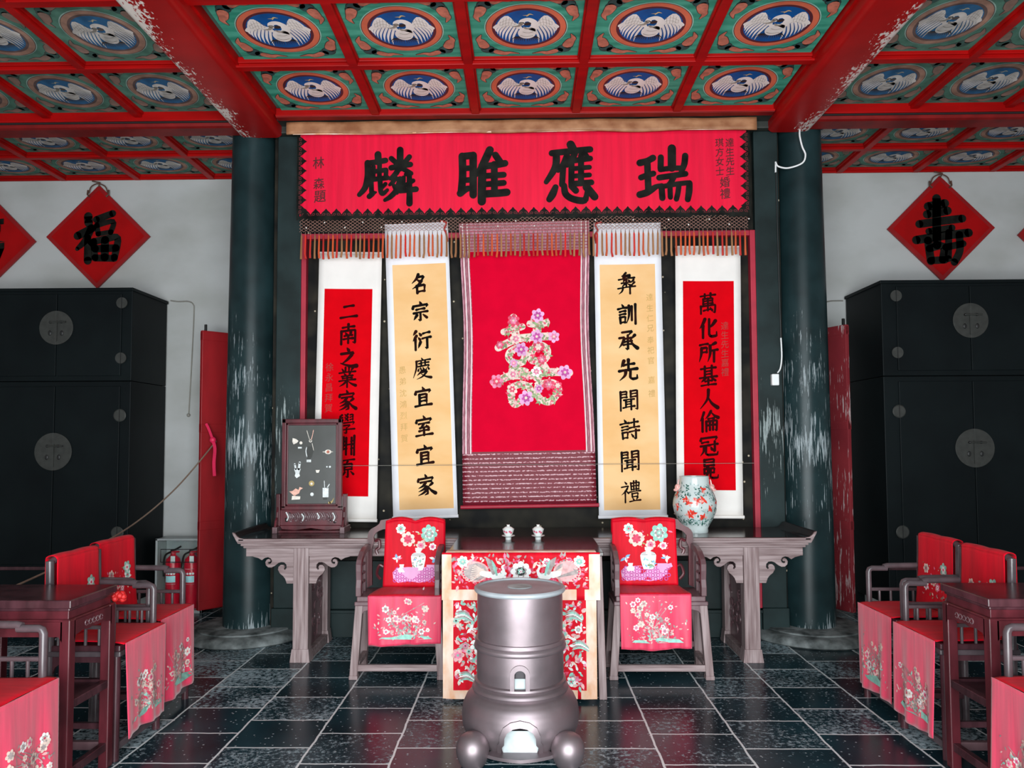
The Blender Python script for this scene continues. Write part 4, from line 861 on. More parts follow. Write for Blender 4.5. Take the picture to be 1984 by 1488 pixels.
inlay(lambda a: (a.poly(q([(500, 440), (560, 440), (572, 490), (558, 545), (540, 572), (515, 572), (500, 540), (492, 490)]), .003, 'plate_metal'), a.stroke(q([(505, 450), (498, 490), (508, 545)]), .007, .005, 'inlay_white'), a.rect(*sorted((sx(505), sx(550))), sz(600), sz(575), .004, 'inlay_white'), a.disc(*q([(543, 385)])[0], .012, .004, 'inlay_pale'), a.stroke(q([(540, 390), (520, 330), (505, 280)]), .004, .004, 'inlay_pale'), a.stroke(q([(545, 390), (562, 330), (572, 275)]), .005, .004, 'inlay_pink'), a.stroke(q([(560, 410), (575, 480)]), .004, .004, 'inlay_pale')))
inlay(lambda a: (a.poly(q([(360, 355), (395, 365), (420, 385), (405, 405), (370, 420), (358, 395)]), .003, 'inlay_pale'), a.disc(*q([(445, 405)])[0], .012, .003, 'inlay_pale'), a.rect(sx(415), sx(455), sz(462), sz(446), .003, 'inlay_white')))
inlay(lambda a: (a.disc(*q([(722, 497)])[0], .026, .003, 'inlay_pale', 14, .018), a.disc(*q([(722, 497)])[0], .012, .004, 'art_salmon'), a.stroke(q([(670, 497), (770, 497)]), .006, .0035, 'inlay_pale')))
inlay(lambda a: (a.poly(q([(378, 670), (445, 670), (432, 712), (438, 740), (405, 762), (385, 740), (392, 712)]), .003, 'inlay_white'), a.stroke(q([(395, 670), (385, 620)]), .014, .003, 'inlay_white'), a.stroke(q([(425, 670), (435, 605)]), .018, .003, 'inlay_white')))
inlay(lambda a: (a.poly(q([(597, 680), (640, 680), (628, 708), (605, 708)]), .003, 'inlay_pale'), a.disc(*q([(712, 648)])[0], .006, .003, 'inlay_white'), a.disc(*q([(742, 648)])[0], .008, .003, 'inlay_white')))
inlay(lambda a: (a.disc(*q([(557, 815)])[0], .022, .003, 'inlay_gold', 14), a.disc(*q([(557, 818)])[0], .009, .004, 'inlay_pale'), a.disc(*q([(562, 925)])[0], .014, .003, 'inlay_white')))
inlay(lambda a: (a.poly(q([(330, 895), (365, 890), (395, 865), (425, 880), (435, 850), (470, 862), (445, 878), (430, 915), (400, 930), (370, 930)]), .003, 'inlay_pink'), a.poly(q([(360, 940), (445, 945), (440, 975), (355, 980)]), .003, 'inlay_pale'), a.stroke(q([(385, 925), (385, 950)]), .016, .0025, 'inlay_pink')))
inlay(lambda a: (a.rect(sx(670), sx(730), sz(955), sz(860), .003, 'inlay_white'), a.stroke(q([(690, 860), (686, 790)]), .005, .003, 'inlay_white'), a.stroke(q([(715, 860), (738, 825)]), .007, .003, 'inlay_white'), a.rect(sx(675), sx(715), sz(980), sz(962), .003, 'plate_metal')))
inlay(lambda a: a.stroke(q([(740, 1010), (765, 1000), (785, 960)]), [.02, .012, .002], .003, 'inlay_gold'))
b = MB(); b.box(-.245, .245, -.018, .018, .055, .175, 'wood_red_dark'); b.build('lower_panel', t, smooth=False, bevel=.003)
b = MB(); rnd = random.Random(8)
for i in range(26):
    u = -.19 + .38 * i / 25
    b.tube(spline([(u, -.022, .09 + rnd.uniform(0, .02)), (u + .012, -.026, .12), (u - .006, -.024, .15 + rnd.uniform(-.01, .01))], 3), .006, 'wood_chair' if i % 8 else 'inlay_white', 5)
for i in range(30): b.ball((rnd.uniform(-.2, .2), -.020, rnd.uniform(.08, .155)), (.012, .006, .009), 'wood_chair' if i % 3 else 'plate_dark', 6, 5)
b.build('carved_fretwork', t)
b = MB(); b.prism([(-.245, .055), (.245, .055), (.225, .025), (.12, .018), (0, .034), (-.12, .018), (-.225, .025)], -.03, -.012, 'wood_red_dark'); b.box(-.25, .25, -.05, .05, .0, .018, 'wood_red_dark'); b.build('base_apron', t, smooth=False, bevel=.003)
for sg in (-1, 1):
    b = MB(); x = sg * .262
    b.box(x - .018, x + .018, -.10, .10, 0, .05, 'wood_chair'); b.box(x - .015, x + .015, -.022, .022, .05, .30, 'wood_red_dark')
    b.prism([(-.09, .05), (-.022, .05), (-.022, .20), (-.04, .16), (-.045, .12), (-.07, .10)], x - .008, x + .008, 'wood_red_dark', 'x'); b.prism([(.09, .05), (.022, .05), (.022, .20), (.04, .16), (.045, .12), (.07, .10)], x - .008, x + .008, 'wood_red_dark', 'x')
    b.build('side_bracket', t, smooth=False, bevel=.003)

t = thing('vase', 'white porcelain vase painted with red blossoms on the right of the altar table', 'vase', (1.315, 5.86, .900))
VP = [(0, 0), (.098, 0), (.100, .012), (.098, .034), (.112, .060), (.138, .105), (.158, .160), (.166, .205), (.163, .245), (.150, .290), (.130, .325), (.117, .350), (.112, .375), (.110, .420), (.113, .430), (.105, .430), (.102, .36), (.0, .34)]
mat('vase_glaze', (.60, .68, .67), .12, var=.05)
b = MB(); b.lathe(VP, 'vase_glaze', 48); b.build('body', t)
def vr(z):
    for (r0, z0), (r1, z1) in zip(VP[3:14], VP[4:14]):
        if z0 <= z <= z1: return r0 + (r1 - r0) * (z - z0) / (z1 - z0)
    return .11
vmap = lambda u, v, h: ((vr(v) + h) * math.sin(u / .15), -(vr(v) + h) * math.cos(u / .15), v)
b = MB(); a = Art(b, vmap); rnd = random.Random(3)
FL = [(-.075, .235), (-.09, .265), (-.012, .252), (.03, .262), (.075, .195), (-.07, .145), (-.05, .152), (.035, .130), (.05, .335), (-.16, .20), (.17, .24), (-.19, .29), (.2, .16)]
for i, (u, v) in enumerate(FL):
    for j in range(7):
        an = rnd.uniform(0, 6.3); a.leaf(u, v, rnd.uniform(.026, .042), an, .0015 + .0002 * j, 'vase_red' if j % 3 else 'vase_pink')
    a.disc(u, v, .010, .0032, 'vase_red', 8)
b.build('painted_blossoms', t)
b = MB(); a = Art(b, vmap)
for i in range(520):
    u = rnd.uniform(-.32, .32); v = rnd.choice([rnd.uniform(.065, .11), rnd.uniform(.07, .33), rnd.uniform(.25, .37)])
    if abs(u) < .05 and .15 < v < .23 and rnd.random() < .7: continue
    a.leaf(u, v, rnd.uniform(.012, .03), rnd.uniform(0, 6.3), .0009, rnd.choice(['vase_green', 'vase_green', 'vase_grey', 'vase_grey']))
for i in range(9): a.stroke([(.02 + i * .014, .10), (.035 + i * .012, .15), (.03 + i * .013, .19)], .0022, .001, 'vase_green', False)
for i in range(7): a.stroke([(-.05 + i * .012, .16), (-.045 + i * .011, .22)], .0022, .001, 'vase_grey', False)
b.build('painted_foliage', t)
for sg in (-1, 1):
    b = MB(); b.ball((sg * .132, -.01, .345), (.022, .02, .026), 'vase_pink', 10, 8); b.ball((sg * .148, -.016, .325), (.017, .012, .012), 'vase_pink', 8, 6); b.tube([(sg * .128, -.01, .365), (sg * .125, -.01, .39), (sg * .12, -.01, .405)], [.006, .005, .003], 'vase_pink', 6); b.build('deer_head_handle', t)

# ================================================================== CENTRE TABLE, CLOTH, CUPS
t = thing('square_table', 'dark square table between the two armchairs, hidden behind its embroidered cloth', 'table', (0, 5.10, 0))
b = MB(); b.box(-.485, .49, -.385, .385, .888, .914, 'wood_tabletop'); b.build('tabletop', t, smooth=False, bevel=.004)
b = MB(); b.box(-.44, .445, -.35, .35, .80, .888, 'wood_chair'); b.build('apron', t, smooth=False, bevel=.004)
for x in (-.455, .462):
    for y in (-.355, .325):
        b = MB(); s = 1 if x > 0 else -1
        b.hexa([(x - .024 + s * .02, y, 0), (x + .024 + s * .02, y, 0), (x + .024 + s * .02, y + .05, 0), (x - .024 + s * .02, y + .05, 0)], [(x - .02, y, .888), (x + .02, y, .888), (x + .02, y + .05, .888), (x - .02, y + .05, .888)], 'wood_weathered_z'); b.build('leg', t, smooth=False, bevel=.004)
t = thing('table_cloth', 'embroidered red table cloth with peach satin borders hanging before the square table', 'tablecloth', (0, 4.70, 0))
def cmap(off):
    return lambda u, v, h: (u, off - h - .006 * math.sin(u * 17 + 1) * (1 - v) - .004 * math.sin(u * 41), v)
cm, om = cmap(0), cmap(-.012)
b = MB(); b.grid(lambda p, q: cm(-.51 + .95 * p, .022 + .88 * q, 0), 50, 30, 'cover_silk'); b.build('skirt', t, solid=.003)
def border(a, rects, h, m='satin_peach'):
    for r in rects: a.rect(*r, h, m, 12, 20)
b = MB(); border(Art(b, cm), [(-.51, -.445, .022, .66), (.375, .44, .022, .66), (-.51, .44, .022, .075)], .004); b.build('skirt_border', t)
b = MB(); b.grid(lambda p, q: om(-.515 + .978 * p, .625 + .29 * q, 0), 50, 10, 'cover_silk'); b.build('valance', t, solid=.003)
b = MB(); border(Art(b, om), [(-.515, -.455, .625, .905), (.395, .463, .625, .905), (-.515, .463, .625, .69)], .004); b.build('valance_border', t)
b = MB(); b.grid(lambda p, q: (-.49 + .93 * p, .0 + .10 * q - .015, .9185), 8, 2, 'satin_peach'); b.build('top_fold', t, solid=.002)
rnd = random.Random(21)
PALE = ['embroidery_white', 'embroidery_pale', 'embroidery_grey', 'embroidery_blush']
def scatter(a, u0, u1, v0, v1, n, nf, rf, leafs, petals, h=.003):
    for i in range(n):
        a.leaf(rnd.uniform(u0, u1), rnd.uniform(v0, v1), rnd.uniform(.018, .045), rnd.uniform(0, 6.3), h + rnd.uniform(0, .0006), rnd.choice(leafs))
    for i in range(nf):
        a.flower(rnd.uniform(u0, u1), rnd.uniform(v0, v1), rnd.uniform(*rf), h + .0012, rnd.choice(petals), rnd.choice(['embroidery_grey', 'embroidery_pink', 'embroidery_teal']), rnd.choice(['plate_dark', 'embroidery_rose', 'embroidery_teal']), rnd.choice([5, 6, 7]), rnd.uniform(0, 2))
b = MB(); a = Art(b, cm)
for i in range(14):
    for j in range(11):
        if rnd.random() < .66:
            u, v = -.42 + j * .076 + rnd.uniform(-.02, .02), .10 + i * .04 + rnd.uniform(-.01, .01)
            a.leaf(u, v, rnd.uniform(.03, .06), rnd.uniform(0, 6.3), .003, rnd.choice(['embroidery_pink', 'embroidery_teal', 'embroidery_rose', 'embroidery_pale']))
scatter(a, -.43, .36, .10, .62, 640, 34, (.024, .046), PALE + ['embroidery_teal', 'embroidery_pink'], PALE)
for u, v in ((-.38, .13), (-.40, .50), (.32, .32), (.28, .50)):            # butterflies and long tail feathers
    for k_ in range(5): a.stroke([(u - .03, v + k_ * .012), (u + .02, v + .014 + k_ * .01), (u + .07, v - .01 + k_ * .006)], [.004, .012, .004], .0052, ['embroidery_teal', 'embroidery_grey', 'embroidery_white'][k_ % 3])
b.build('skirt_embroidery', t)
b = MB(); a = Art(b, om)
scatter(a, -.44, .38, .705, .89, 330, 10, (.018, .03), ['embroidery_blush', 'embroidery_pale', 'embroidery_pink', 'embroidery_rose', 'embroidery_grey', 'embroidery_rose'], PALE)
a.flower(-.025, .80, .062, .006, 'embroidery_white', 'embroidery_grey', 'plate_dark', 8)
a.disc(-.025, .80, .026, .0078, 'plate_dark'); a.flower(-.025, .80, .022, .0082, 'embroidery_teal', 'embroidery_white', 'embroidery_pink', 5)
for sg in (-1, 1):
    c0 = -.025
    q_ = lambda l: [(c0 + sg * x, y) for x, y in l]
    a.disc(c0 + sg * .285, .800, .086, .0062, 'embroidery_blush', 24, .064)
    a.disc(c0 + sg * .285, .800, .074, .0068, 'embroidery_grey', 24, .054)
    for i in range(9):
        an = math.radians(-70 + 17.5 * i); a.stroke(q_([(.215, .80), (.285 + .03 * math.cos(an), .80 + .05 * math.sin(an)), (.30 + .07 * math.cos(an), .80 + .066 * math.sin(an))]), .006, .0074, 'embroidery_pale', False)
        a.disc(c0 + sg * (.300 + .058 * math.cos(an)), .80 + .054 * math.sin(an), .006, .0078, 'embroidery_rose', 8)
    a.stroke(q_([(.24, .79), (.17, .775), (.125, .77), (.105, .80), (.115, .83), (.10, .842)]), [.03, .045, .03, .016, .014, .006], .0078, 'embroidery_white')
    a.stroke(q_([(.17, .79), (.19, .85), (.215, .885)]), [.02, .035, .008], .0082, 'embroidery_grey'); a.stroke(q_([(.15, .78), (.165, .83), (.18, .87)]), [.012, .02, .004], .0086, 'embroidery_teal')
    a.flower(c0 + sg * .36, .862, .036, .008, 'embroidery_white', 'embroidery_teal', 'embroidery_pale', 7); a.flower(c0 + sg * .20, .735, .03, .008, 'embroidery_rose', 'embroidery_pink', 'embroidery_gold' if False else 'embroidery_pale', 6)
b.build('phoenix_embroidery', t)

def cup(x, lab):
    t = thing('tea_cup', lab, 'cup', (x, 5.33, .914), 0, 'lidded tea cups on the square table')
    b = MB(); b.lathe([(0, .0), (.020, 0), (.021, .012), (.022, .016), (.046, .026), (.047, .029), (.02, .022), (0, .022)], 'porcelain', 24); b.build('saucer', t)
    b = MB(); b.lathe([(0, .022), (.022, .022), (.022, .028), (.034, .046), (.040, .068), (.043, .074), (.038, .07), (0, .05)], 'porcelain', 24)
    a = Art(b, lambda u, v, h: ((.031 + (v - .04) * .3 + h) * math.sin(u / .035), -(.031 + (v - .04) * .3 + h) * math.cos(u / .035), v))
    for u, v in ((-.012, .053), (.010, .058), (.022, .050), (-.028, .058)): a.flower(u, v, .009, .0012, 'embroidery_pink', 'embroidery_rose', 'embroidery_green', 5)
    b.build('bowl', t)
    b = MB(); b.lathe([(.040, .072), (.034, .080), (.022, .088), (.012, .092), (0, .093)], 'porcelain', 24); l = b.build('lid', t)
    b = MB(); b.lathe([(.012, .092), (.009, .096), (.013, .104), (.0, .104)], 'porcelain', 16); b.build('lid_knob', l)
cup(-.116, 'lidded white tea cup on a saucer, left of the pair on the square table')
cup(.094, 'lidded white tea cup on a saucer, right of the pair on the square table')

# ================================================================== BRONZE STOVE
t = thing('stove', 'round bronze charcoal stove with arched openings standing before the tablecloth', 'stove', (-.028, 4.05, 0))
def door_skip(z0, z1, hw, zc):
    def f(an, z):
        d = (an - 1.5 * PI); r = .24
        if abs(d) * r > hw or z < z0 or z > z1: return False
        return z < zc or (z - zc) ** 2 + (d * r) ** 2 < hw * hw * 1.05
    return f
def fine(p, n): return [(p[i][0] + (p[i + 1][0] - p[i][0]) * j / n, p[i][1] + (p[i + 1][1] - p[i][1]) * j / n) for i in range(len(p) - 1) for j in range(n)] + [p[-1]]
b = MB(); b.lathe([(.225, .815), (.236, .808), (.243, .816), (.243, .828), (.236, .834), (.222, .834), (.219, .826), (.10, .827), (.06, .829), (0, .829)], 'pale_metal', 72); lid = b.build('lid', t)
b = MB(); b.lathe([(0, .8295), (.066, .8295), (.066, .832), (0, .832)], 'ash_white', 40); b.build('lid_cap', lid)
b = MB(); b.lathe([(.226, .56), (.228, .70), (.226, .81)], 'bronze', 72); b.build('upper_drum', t)
b = MB(); b.lathe([(.226, .572), (.236, .570), (.240, .560), (.240, .552), (.234, .546), (.242, .538), (.245, .528), (.242, .518), (.230, .512)], 'bronze', 72); b.build('band', t)
b = MB(); b.lathe(fine([(.229, .33), (.231, .42), (.229, .515)], 14), 'bronze', 160, skip=door_skip(.335, .47, .032, .425)); b.build('lower_drum', t)
b = MB(); b.lathe(fine([(.229, .362), (.241, .355), (.243, .345), (.236, .338), (.250, .325), (.256, .312), (.250, .300), (.262, .292), (.285, .265), (.303, .225), (.310, .180), (.306, .130), (.288, .085), (.262, .052), (.240, .035), (.10, .03), (0, .03)], 3), 'bronze', 160, skip=lambda an, z: .062 < z < .205 and abs(an - 1.5 * PI) * .305 < (.095 if z < .11 else .085 if z < .15 else math.sqrt(max(0, .085 ** 2 - ((z - .15) * 1.5) ** 2)))); b.build('belly', t)
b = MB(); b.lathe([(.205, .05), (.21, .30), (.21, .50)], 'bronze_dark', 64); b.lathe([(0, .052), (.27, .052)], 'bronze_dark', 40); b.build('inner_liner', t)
b = MB(); b.grid(lambda p, q: ((p - .5) * .19, -.232 - .025 * q, .055 + .105 * (1 - q)), 6, 3, 'ash_white'); b.build('pale_tile', t)  # pale tile leaning in the lower opening, coloured as its lit inside
b = MB(); b.grid(lambda p, q: ((p - .5) * .07, -.2135, .335 + .075 * q), 4, 2, 'ash_white'); b.build('lit_plate', t)  # white plate added to stand for the lit inside of the upper opening
def arch(hw, z0, zc, flare=0, n=12):
    return [(-hw - flare, z0)] + [(-hw, zc)] + [(hw * math.cos(PI - PI * i / n), zc + hw * math.sin(PI - PI * i / n)) for i in range(1, n)] + [(hw, zc), (hw + flare, z0)]
def arch_frame(inner, outer, rf, m, name):
    b = MB(); n = len(inner); vs = []
    for h in (.0, .012):
        for ring in (inner, outer):
            for u, z in ring:
                r = rf(z) + h; vs.append((r * math.sin(u / r), -r * math.cos(u / r), z))
    fs = []
    for i in range(n - 1):
        fs += [(2 * n + i, 2 * n + i + 1, 3 * n + i + 1, 3 * n + i), (i, i + 1, 2 * n + i + 1, 2 * n + i), (n + i, n + i + 1, 3 * n + i + 1, 3 * n + i)]
    fs += [(0, n, 3 * n, 2 * n), (n - 1, 2 * n - 1, 4 * n - 1, 3 * n - 1)]
    b.add(vs, fs, m); b.build(name, t, angle=30)
arch_frame(arch(.029, .345, .428), arch(.050, .345, .432), lambda z: .229, 'bronze', 'upper_door_frame')
BR = [(.035, .240), (.052, .262), (.085, .288), (.130, .306), (.180, .310), (.225, .303), (.265, .285), (.292, .262), (.30, .25)]
def br(z):
    for (z0, r0), (z1, r1) in zip(BR, BR[1:]):
        if z0 <= z <= z1: return r0 + (r1 - r0) * (z - z0) / (z1 - z0)
    return .25
arch_frame([(-.095, .062), (-.092, .10), (-.080, .115), (-.078, .15), (-.065, .178), (-.035, .198), (0, .205), (.035, .198), (.065, .178), (.078, .15), (.080, .115), (.092, .10), (.095, .062)],
           [(-.118, .055), (-.115, .11), (-.104, .13), (-.102, .16), (-.085, .20), (-.048, .226), (0, .236), (.048, .226), (.085, .20), (.102, .16), (.104, .13), (.115, .11), (.118, .055)], br, 'bronze', 'lower_door_frame')
b = MB(); n = 20
vs = []
for zz in (.048, .064):
    for i in range(n + 1):
        an = math.radians(-32 + 64 * i / n); 
        for r in (.25, .345 - .02 * abs(i - n / 2) / n * 2): vs.append((r * math.sin(an), -r * math.cos(an), zz))
k = 2 * (n + 1); fs = []
for i in range(n):
    o = 2 * i
    fs += [(o, o + 1, o + 3, o + 2), (k + o, k + o + 1, k + o + 3, k + o + 2), (o + 1, o + 3, k + o + 3, k + o + 1), (o, o + 2, k + o + 2, k + o)]
fs += [(0, 1, k + 1, k), (2 * n, 2 * n + 1, k + 2 * n + 1, k + 2 * n)]
b.add(vs, fs, 'bronze'); b.build('ash_lip', t, angle=30)
for an in (-42, 42, 180):
    s, c = math.sin(math.radians(an)), -math.cos(math.radians(an)); b = MB()
    b.lathe([(0, 0), (.052, 0), (.066, .020), (.079, .055), (.083, .085), (.078, .115), (.062, .143), (.036, .160), (0, .166)], 'bronze', 28, c=(s * .352, c * .352, 0))
    b.tube([(s * .22, c * .22, .075), (s * .27, c * .27, .080), (s * .31, c * .31, .10), (s * .36, c * .36, .11)], [.05, .026, .040, .05], 'bronze', 14); b.build('leg', t, angle=60)
b = MB(); b.lathe([(0, 0), (.20, 0), (.19, .018), (.0, .018)], 'bronze_dark', 40, c=(0, -.02, 0)); b.build('ash_pan', t)
# ================================================================== CHAIR COVERS (local frame: the chair faces -Y)
def make_cover(lab, loc, rz, wb, wf, sb, sf_, zs, zb, yb, yf, zd, hump, art_kind, seed, group=None, name='chair_cover'):
    t = thing(name, lab, 'chair cover', loc, rz, group)
    rnd = random.Random(seed); ph = rnd.uniform(0, 6)
    path = [(yb + .055, zb - .22), (yb + .055, zb - .03), (yb + .045, zb - .004), (yb + .02, zb), (yb + .002, zb - .008), (yb - .004, zb - .04), (yb - .012, zs + .2), (yb - .022, zs + .05), (yb - .035, zs + .012)]
    def bwid(z): k = max(0, min(1, (zb - z) / (zb - zs))); return wb + (wf - wb) * .25 * k, sb + (sf_ - sb) * .25 * k
    def back(u, v, h):
        k = max(0, min(1, (zb - v) / (zb - zs)))
        return (u, yb - .004 - .026 * k ** 2 - h - .003 * math.sin(u * 22 + ph), v + hump * (abs(math.sin((u - sb) / wb * 2 * PI)) - .5) * max(0, 1 - k * 3))
    def seat(u, v, h): return (u, v, zs + .012 + h)
    def front(u, v, h):
        k = max(0, min(1, (zs - v) / max(.01, zs - zd)))
        return (u, yf - .012 - h - k * (.010 + .011 * math.sin(u * 27 + ph) + .006 * math.sin(u * 53 + ph * 2)), v)
    b = MB()
    b.grid(lambda p, q: (sb + wb * (p - .5), yb + .055 - .0 * q, zb - .24 + .225 * q), 16, 4, 'cover_silk')
    def topfold(p, q):
        a_ = PI * q; u = sb + wb * (p - .5)
        bx = back(u, zb - .012, 0)
        return (u, yb + .0255 + .0295 * math.cos(a_) , bx[2] + .018 * math.sin(a_) - .0)
    b.grid(topfold, 24, 6, 'cover_silk')
    def backg(p, q):
        v = zb - .012 - (zb - .012 - zs - .012) * q; w, s = bwid(v); return back(s + w * (p - .5), v, 0)
    b.grid(backg, 30, 24, 'cover_silk'); b.build('back_cloth', t, solid=.003)
    b = MB()
    def seatg(p, q):
        y = yb - .030 + (yf - .004 - yb + .030) * q; k = .25 + .75 * q; w = wb + (wf - wb) * k; s = sb + (sf_ - sb) * k
        return (s + w * (p - .5), y, zs + .012 + .003 * math.sin(p * 9 + q * 4) - .006 * max(0, q - .9) * 10)
    b.grid(seatg, 20, 14, 'cover_silk'); b.build('seat_cloth', t, solid=.004)
    b = MB()
    def frontg(p, q):
        v = zs + .008 - (zs + .008 - zd) * q + (.008 * math.sin(p * 5 + ph) * q); return front(sf_ + wf * (p - .5) * (1 - .02 * q), v, 0)
    b.grid(frontg, 44, 22, 'drape_silk'); b.build('front_drape', t, solid=.003)
    # embroidery: back
    b = MB(); a = Art(b, back); kb = wb / .42
    V = lambda y: zs + .03 + (zb - zs - .06) * y; U = lambda x: sb + wb * x
    if art_kind == 'vase':
        pts = [(-.37, .20), (-.30, .27), (-.12, .285), (.14, .28), (.30, .30), (.42, .33), (.44, .27), (.37, .24), (.35, .15), (.24, .06), (.08, .03), (-.10, .055), (-.28, .03), (-.36, .10)]
        a.poly([(U(x), V(y)) for x, y in pts], .004, 'embroidery_lilac')
        for i in range(9):
            for j in range(4):
                x, y = -.33 + i * .083 + (j % 2) * .04, .07 + j * .06
                if x < .38: a.ring(U(x), V(y), .0085, .0145, .005, 'embroidery_magenta', 14)
        vz = [(-.055, .60), (-.05, .545), (-.03, .53), (-.10, .505), (-.125, .46), (-.12, .40), (-.10, .30), (-.075, .23), (.075, .23), (.10, .30), (.12, .40), (.125, .46), (.10, .505), (.03, .53), (.05, .545), (.055, .60)]
        a.poly([(U(x + .06), V(y)) for x, y in vz], .0062, 'embroidery_white')
        for y in (.50, .47): a.stroke([(U(-.05), V(y)), (U(.17), V(y))], .003, .0074, 'plate_dark', False)
        for i in range(16): a.leaf(U(.06 + rnd.uniform(-.09, .09)), V(rnd.uniform(.27, .45)), rnd.uniform(.016, .03), rnd.uniform(0, 6), .0072, rnd.choice(['embroidery_teal', 'embroidery_grey', 'embroidery_blue', 'embroidery_green']))
        a.poly([(U(x - .22), V(y)) for x, y in [(-.05, .20), (.05, .20), (.065, .25), (.03, .285), (.04, .33), (-.04, .33), (-.03, .285), (-.065, .25)]], .0064, 'embroidery_white')
        a.rect(U(.20), U(.36), V(.28), V(.325), .0062, 'embroidery_lilac')
        for x, y, r, c1, c2 in [(-.12, .74, .052, 'embroidery_pale', 'embroidery_rose'), (.24, .83, .058, 'embroidery_teal', 'embroidery_white'), (.10, .64, .034, 'embroidery_pale', 'embroidery_pink'), (-.24, .90, .034, 'embroidery_white', 'embroidery_teal'), (.30, .62, .026, 'embroidery_white', 'embroidery_pink')]:
            a.flower(U(x), V(y), r * kb, .005, c1, c2, 'embroidery_rose', 7, rnd.uniform(0, 1))
        a.flower(U(.24), V(.83), .03 * kb, .0072, 'embroidery_grey', 'embroidery_teal', 'embroidery_white', 6)
        for i in range(34): a.leaf(U(rnd.choice([-.12, .10, .24, .30]) + rnd.uniform(-.13, .11)), V(rnd.uniform(.58, .90)), rnd.uniform(.012, .03), rnd.uniform(0, 6.3), .0045, rnd.choice(['embroidery_pink', 'embroidery_pale', 'embroidery_green', 'embroidery_rose', 'ink_gold']))
        a.stroke([(U(.06), V(.60)), (U(.0), V(.66)), (U(-.10), V(.72))], .004, .0046, 'embroidery_green'); a.stroke([(U(.07), V(.60)), (U(.16), V(.70)), (U(.24), V(.80))], .004, .0046, 'embroidery_green')
        for cx, cy in ((-.30, .42), (.34, .42)):
            for i in range(8): a.leaf(U(cx), V(cy), rnd.uniform(.02, .045), rnd.uniform(0, 6.3), .005, rnd.choice(['embroidery_white', 'embroidery_white', 'embroidery_pink', 'embroidery_blue']))
    else:
        for x, y, r, c1, c2 in [(-.22, .55, .030, 'embroidery_pale', 'embroidery_grey'), (.26, .60, .040, 'embroidery_teal', 'embroidery_white'), (.27, .48, .034, 'embroidery_white', 'embroidery_teal'), (-.02, .38, .032, 'embroidery_pale', 'embroidery_rose'), (.10, .30, .026, 'embroidery_pink', 'embroidery_white'), (-.20, .28, .026, 'embroidery_white', 'embroidery_pink')]:
            a.flower(U(x), V(y), r, .005, c1, c2, 'embroidery_rose', 6, rnd.uniform(0, 1))
        for i in range(36): a.leaf(U(rnd.uniform(-.34, .36)), V(rnd.uniform(.10, .62)), rnd.uniform(.012, .026), rnd.uniform(0, 6.3), .0045, rnd.choice(['embroidery_pale', 'embroidery_green', 'embroidery_grey', 'embroidery_pink']))
    b.build('back_embroidery', t)
    b = MB(); a = Art(b, front); hd = zs - zd
    V = lambda y: zd + hd * y; U = lambda x: sf_ + wf * x
    tall = hd > .4; top = .62 if tall else .92
    gm = 'embroidery_teal'
    gp = [(-.34, .13), (-.30, .17), (-.18, .165), (-.06, .20), (.05, .22), (.20, .20), (.32, .185), (.38, .13), (.2, .125), (-.1, .12)]
    a.poly([(U(x), V(y)) for x, y in gp], .0045, gm)
    for i in range(8): a.stroke([(U(rnd.uniform(-.1, .2)), V(.18)), (U(rnd.uniform(-.2, .25)), V(.18 + top * .3)), (U(rnd.uniform(-.3, .33)), V(.18 + (top - .18) * rnd.uniform(.6, .95)))], .0035, .0042, 'embroidery_grey')
    for i in range(170): a.leaf(U(max(-.40, min(.42, rnd.gauss(.02, .17)))), V(.16 + abs(rnd.gauss(0, .30)) * (top - .16) * 1.25), rnd.uniform(.012, .028), rnd.uniform(0, 6.3), .005 + rnd.uniform(0, .0006), rnd.choice(['embroidery_pale', 'embroidery_grey', 'embroidery_grey', 'embroidery_teal', 'embroidery_blush', 'embroidery_blush']))
    for i in range(16):
        a.flower(U(rnd.uniform(-.33, .36)), V(rnd.uniform(.24, top)), rnd.uniform(.014, .026), .0058, rnd.choice(['embroidery_white', 'embroidery_pale', 'embroidery_pale']), rnd.choice(['embroidery_grey', 'embroidery_pink', 'embroidery_pale']), rnd.choice(['embroidery_grey', 'embroidery_rose']), 6, rnd.uniform(0, 1))
    b.build('drape_embroidery', t)
    return t

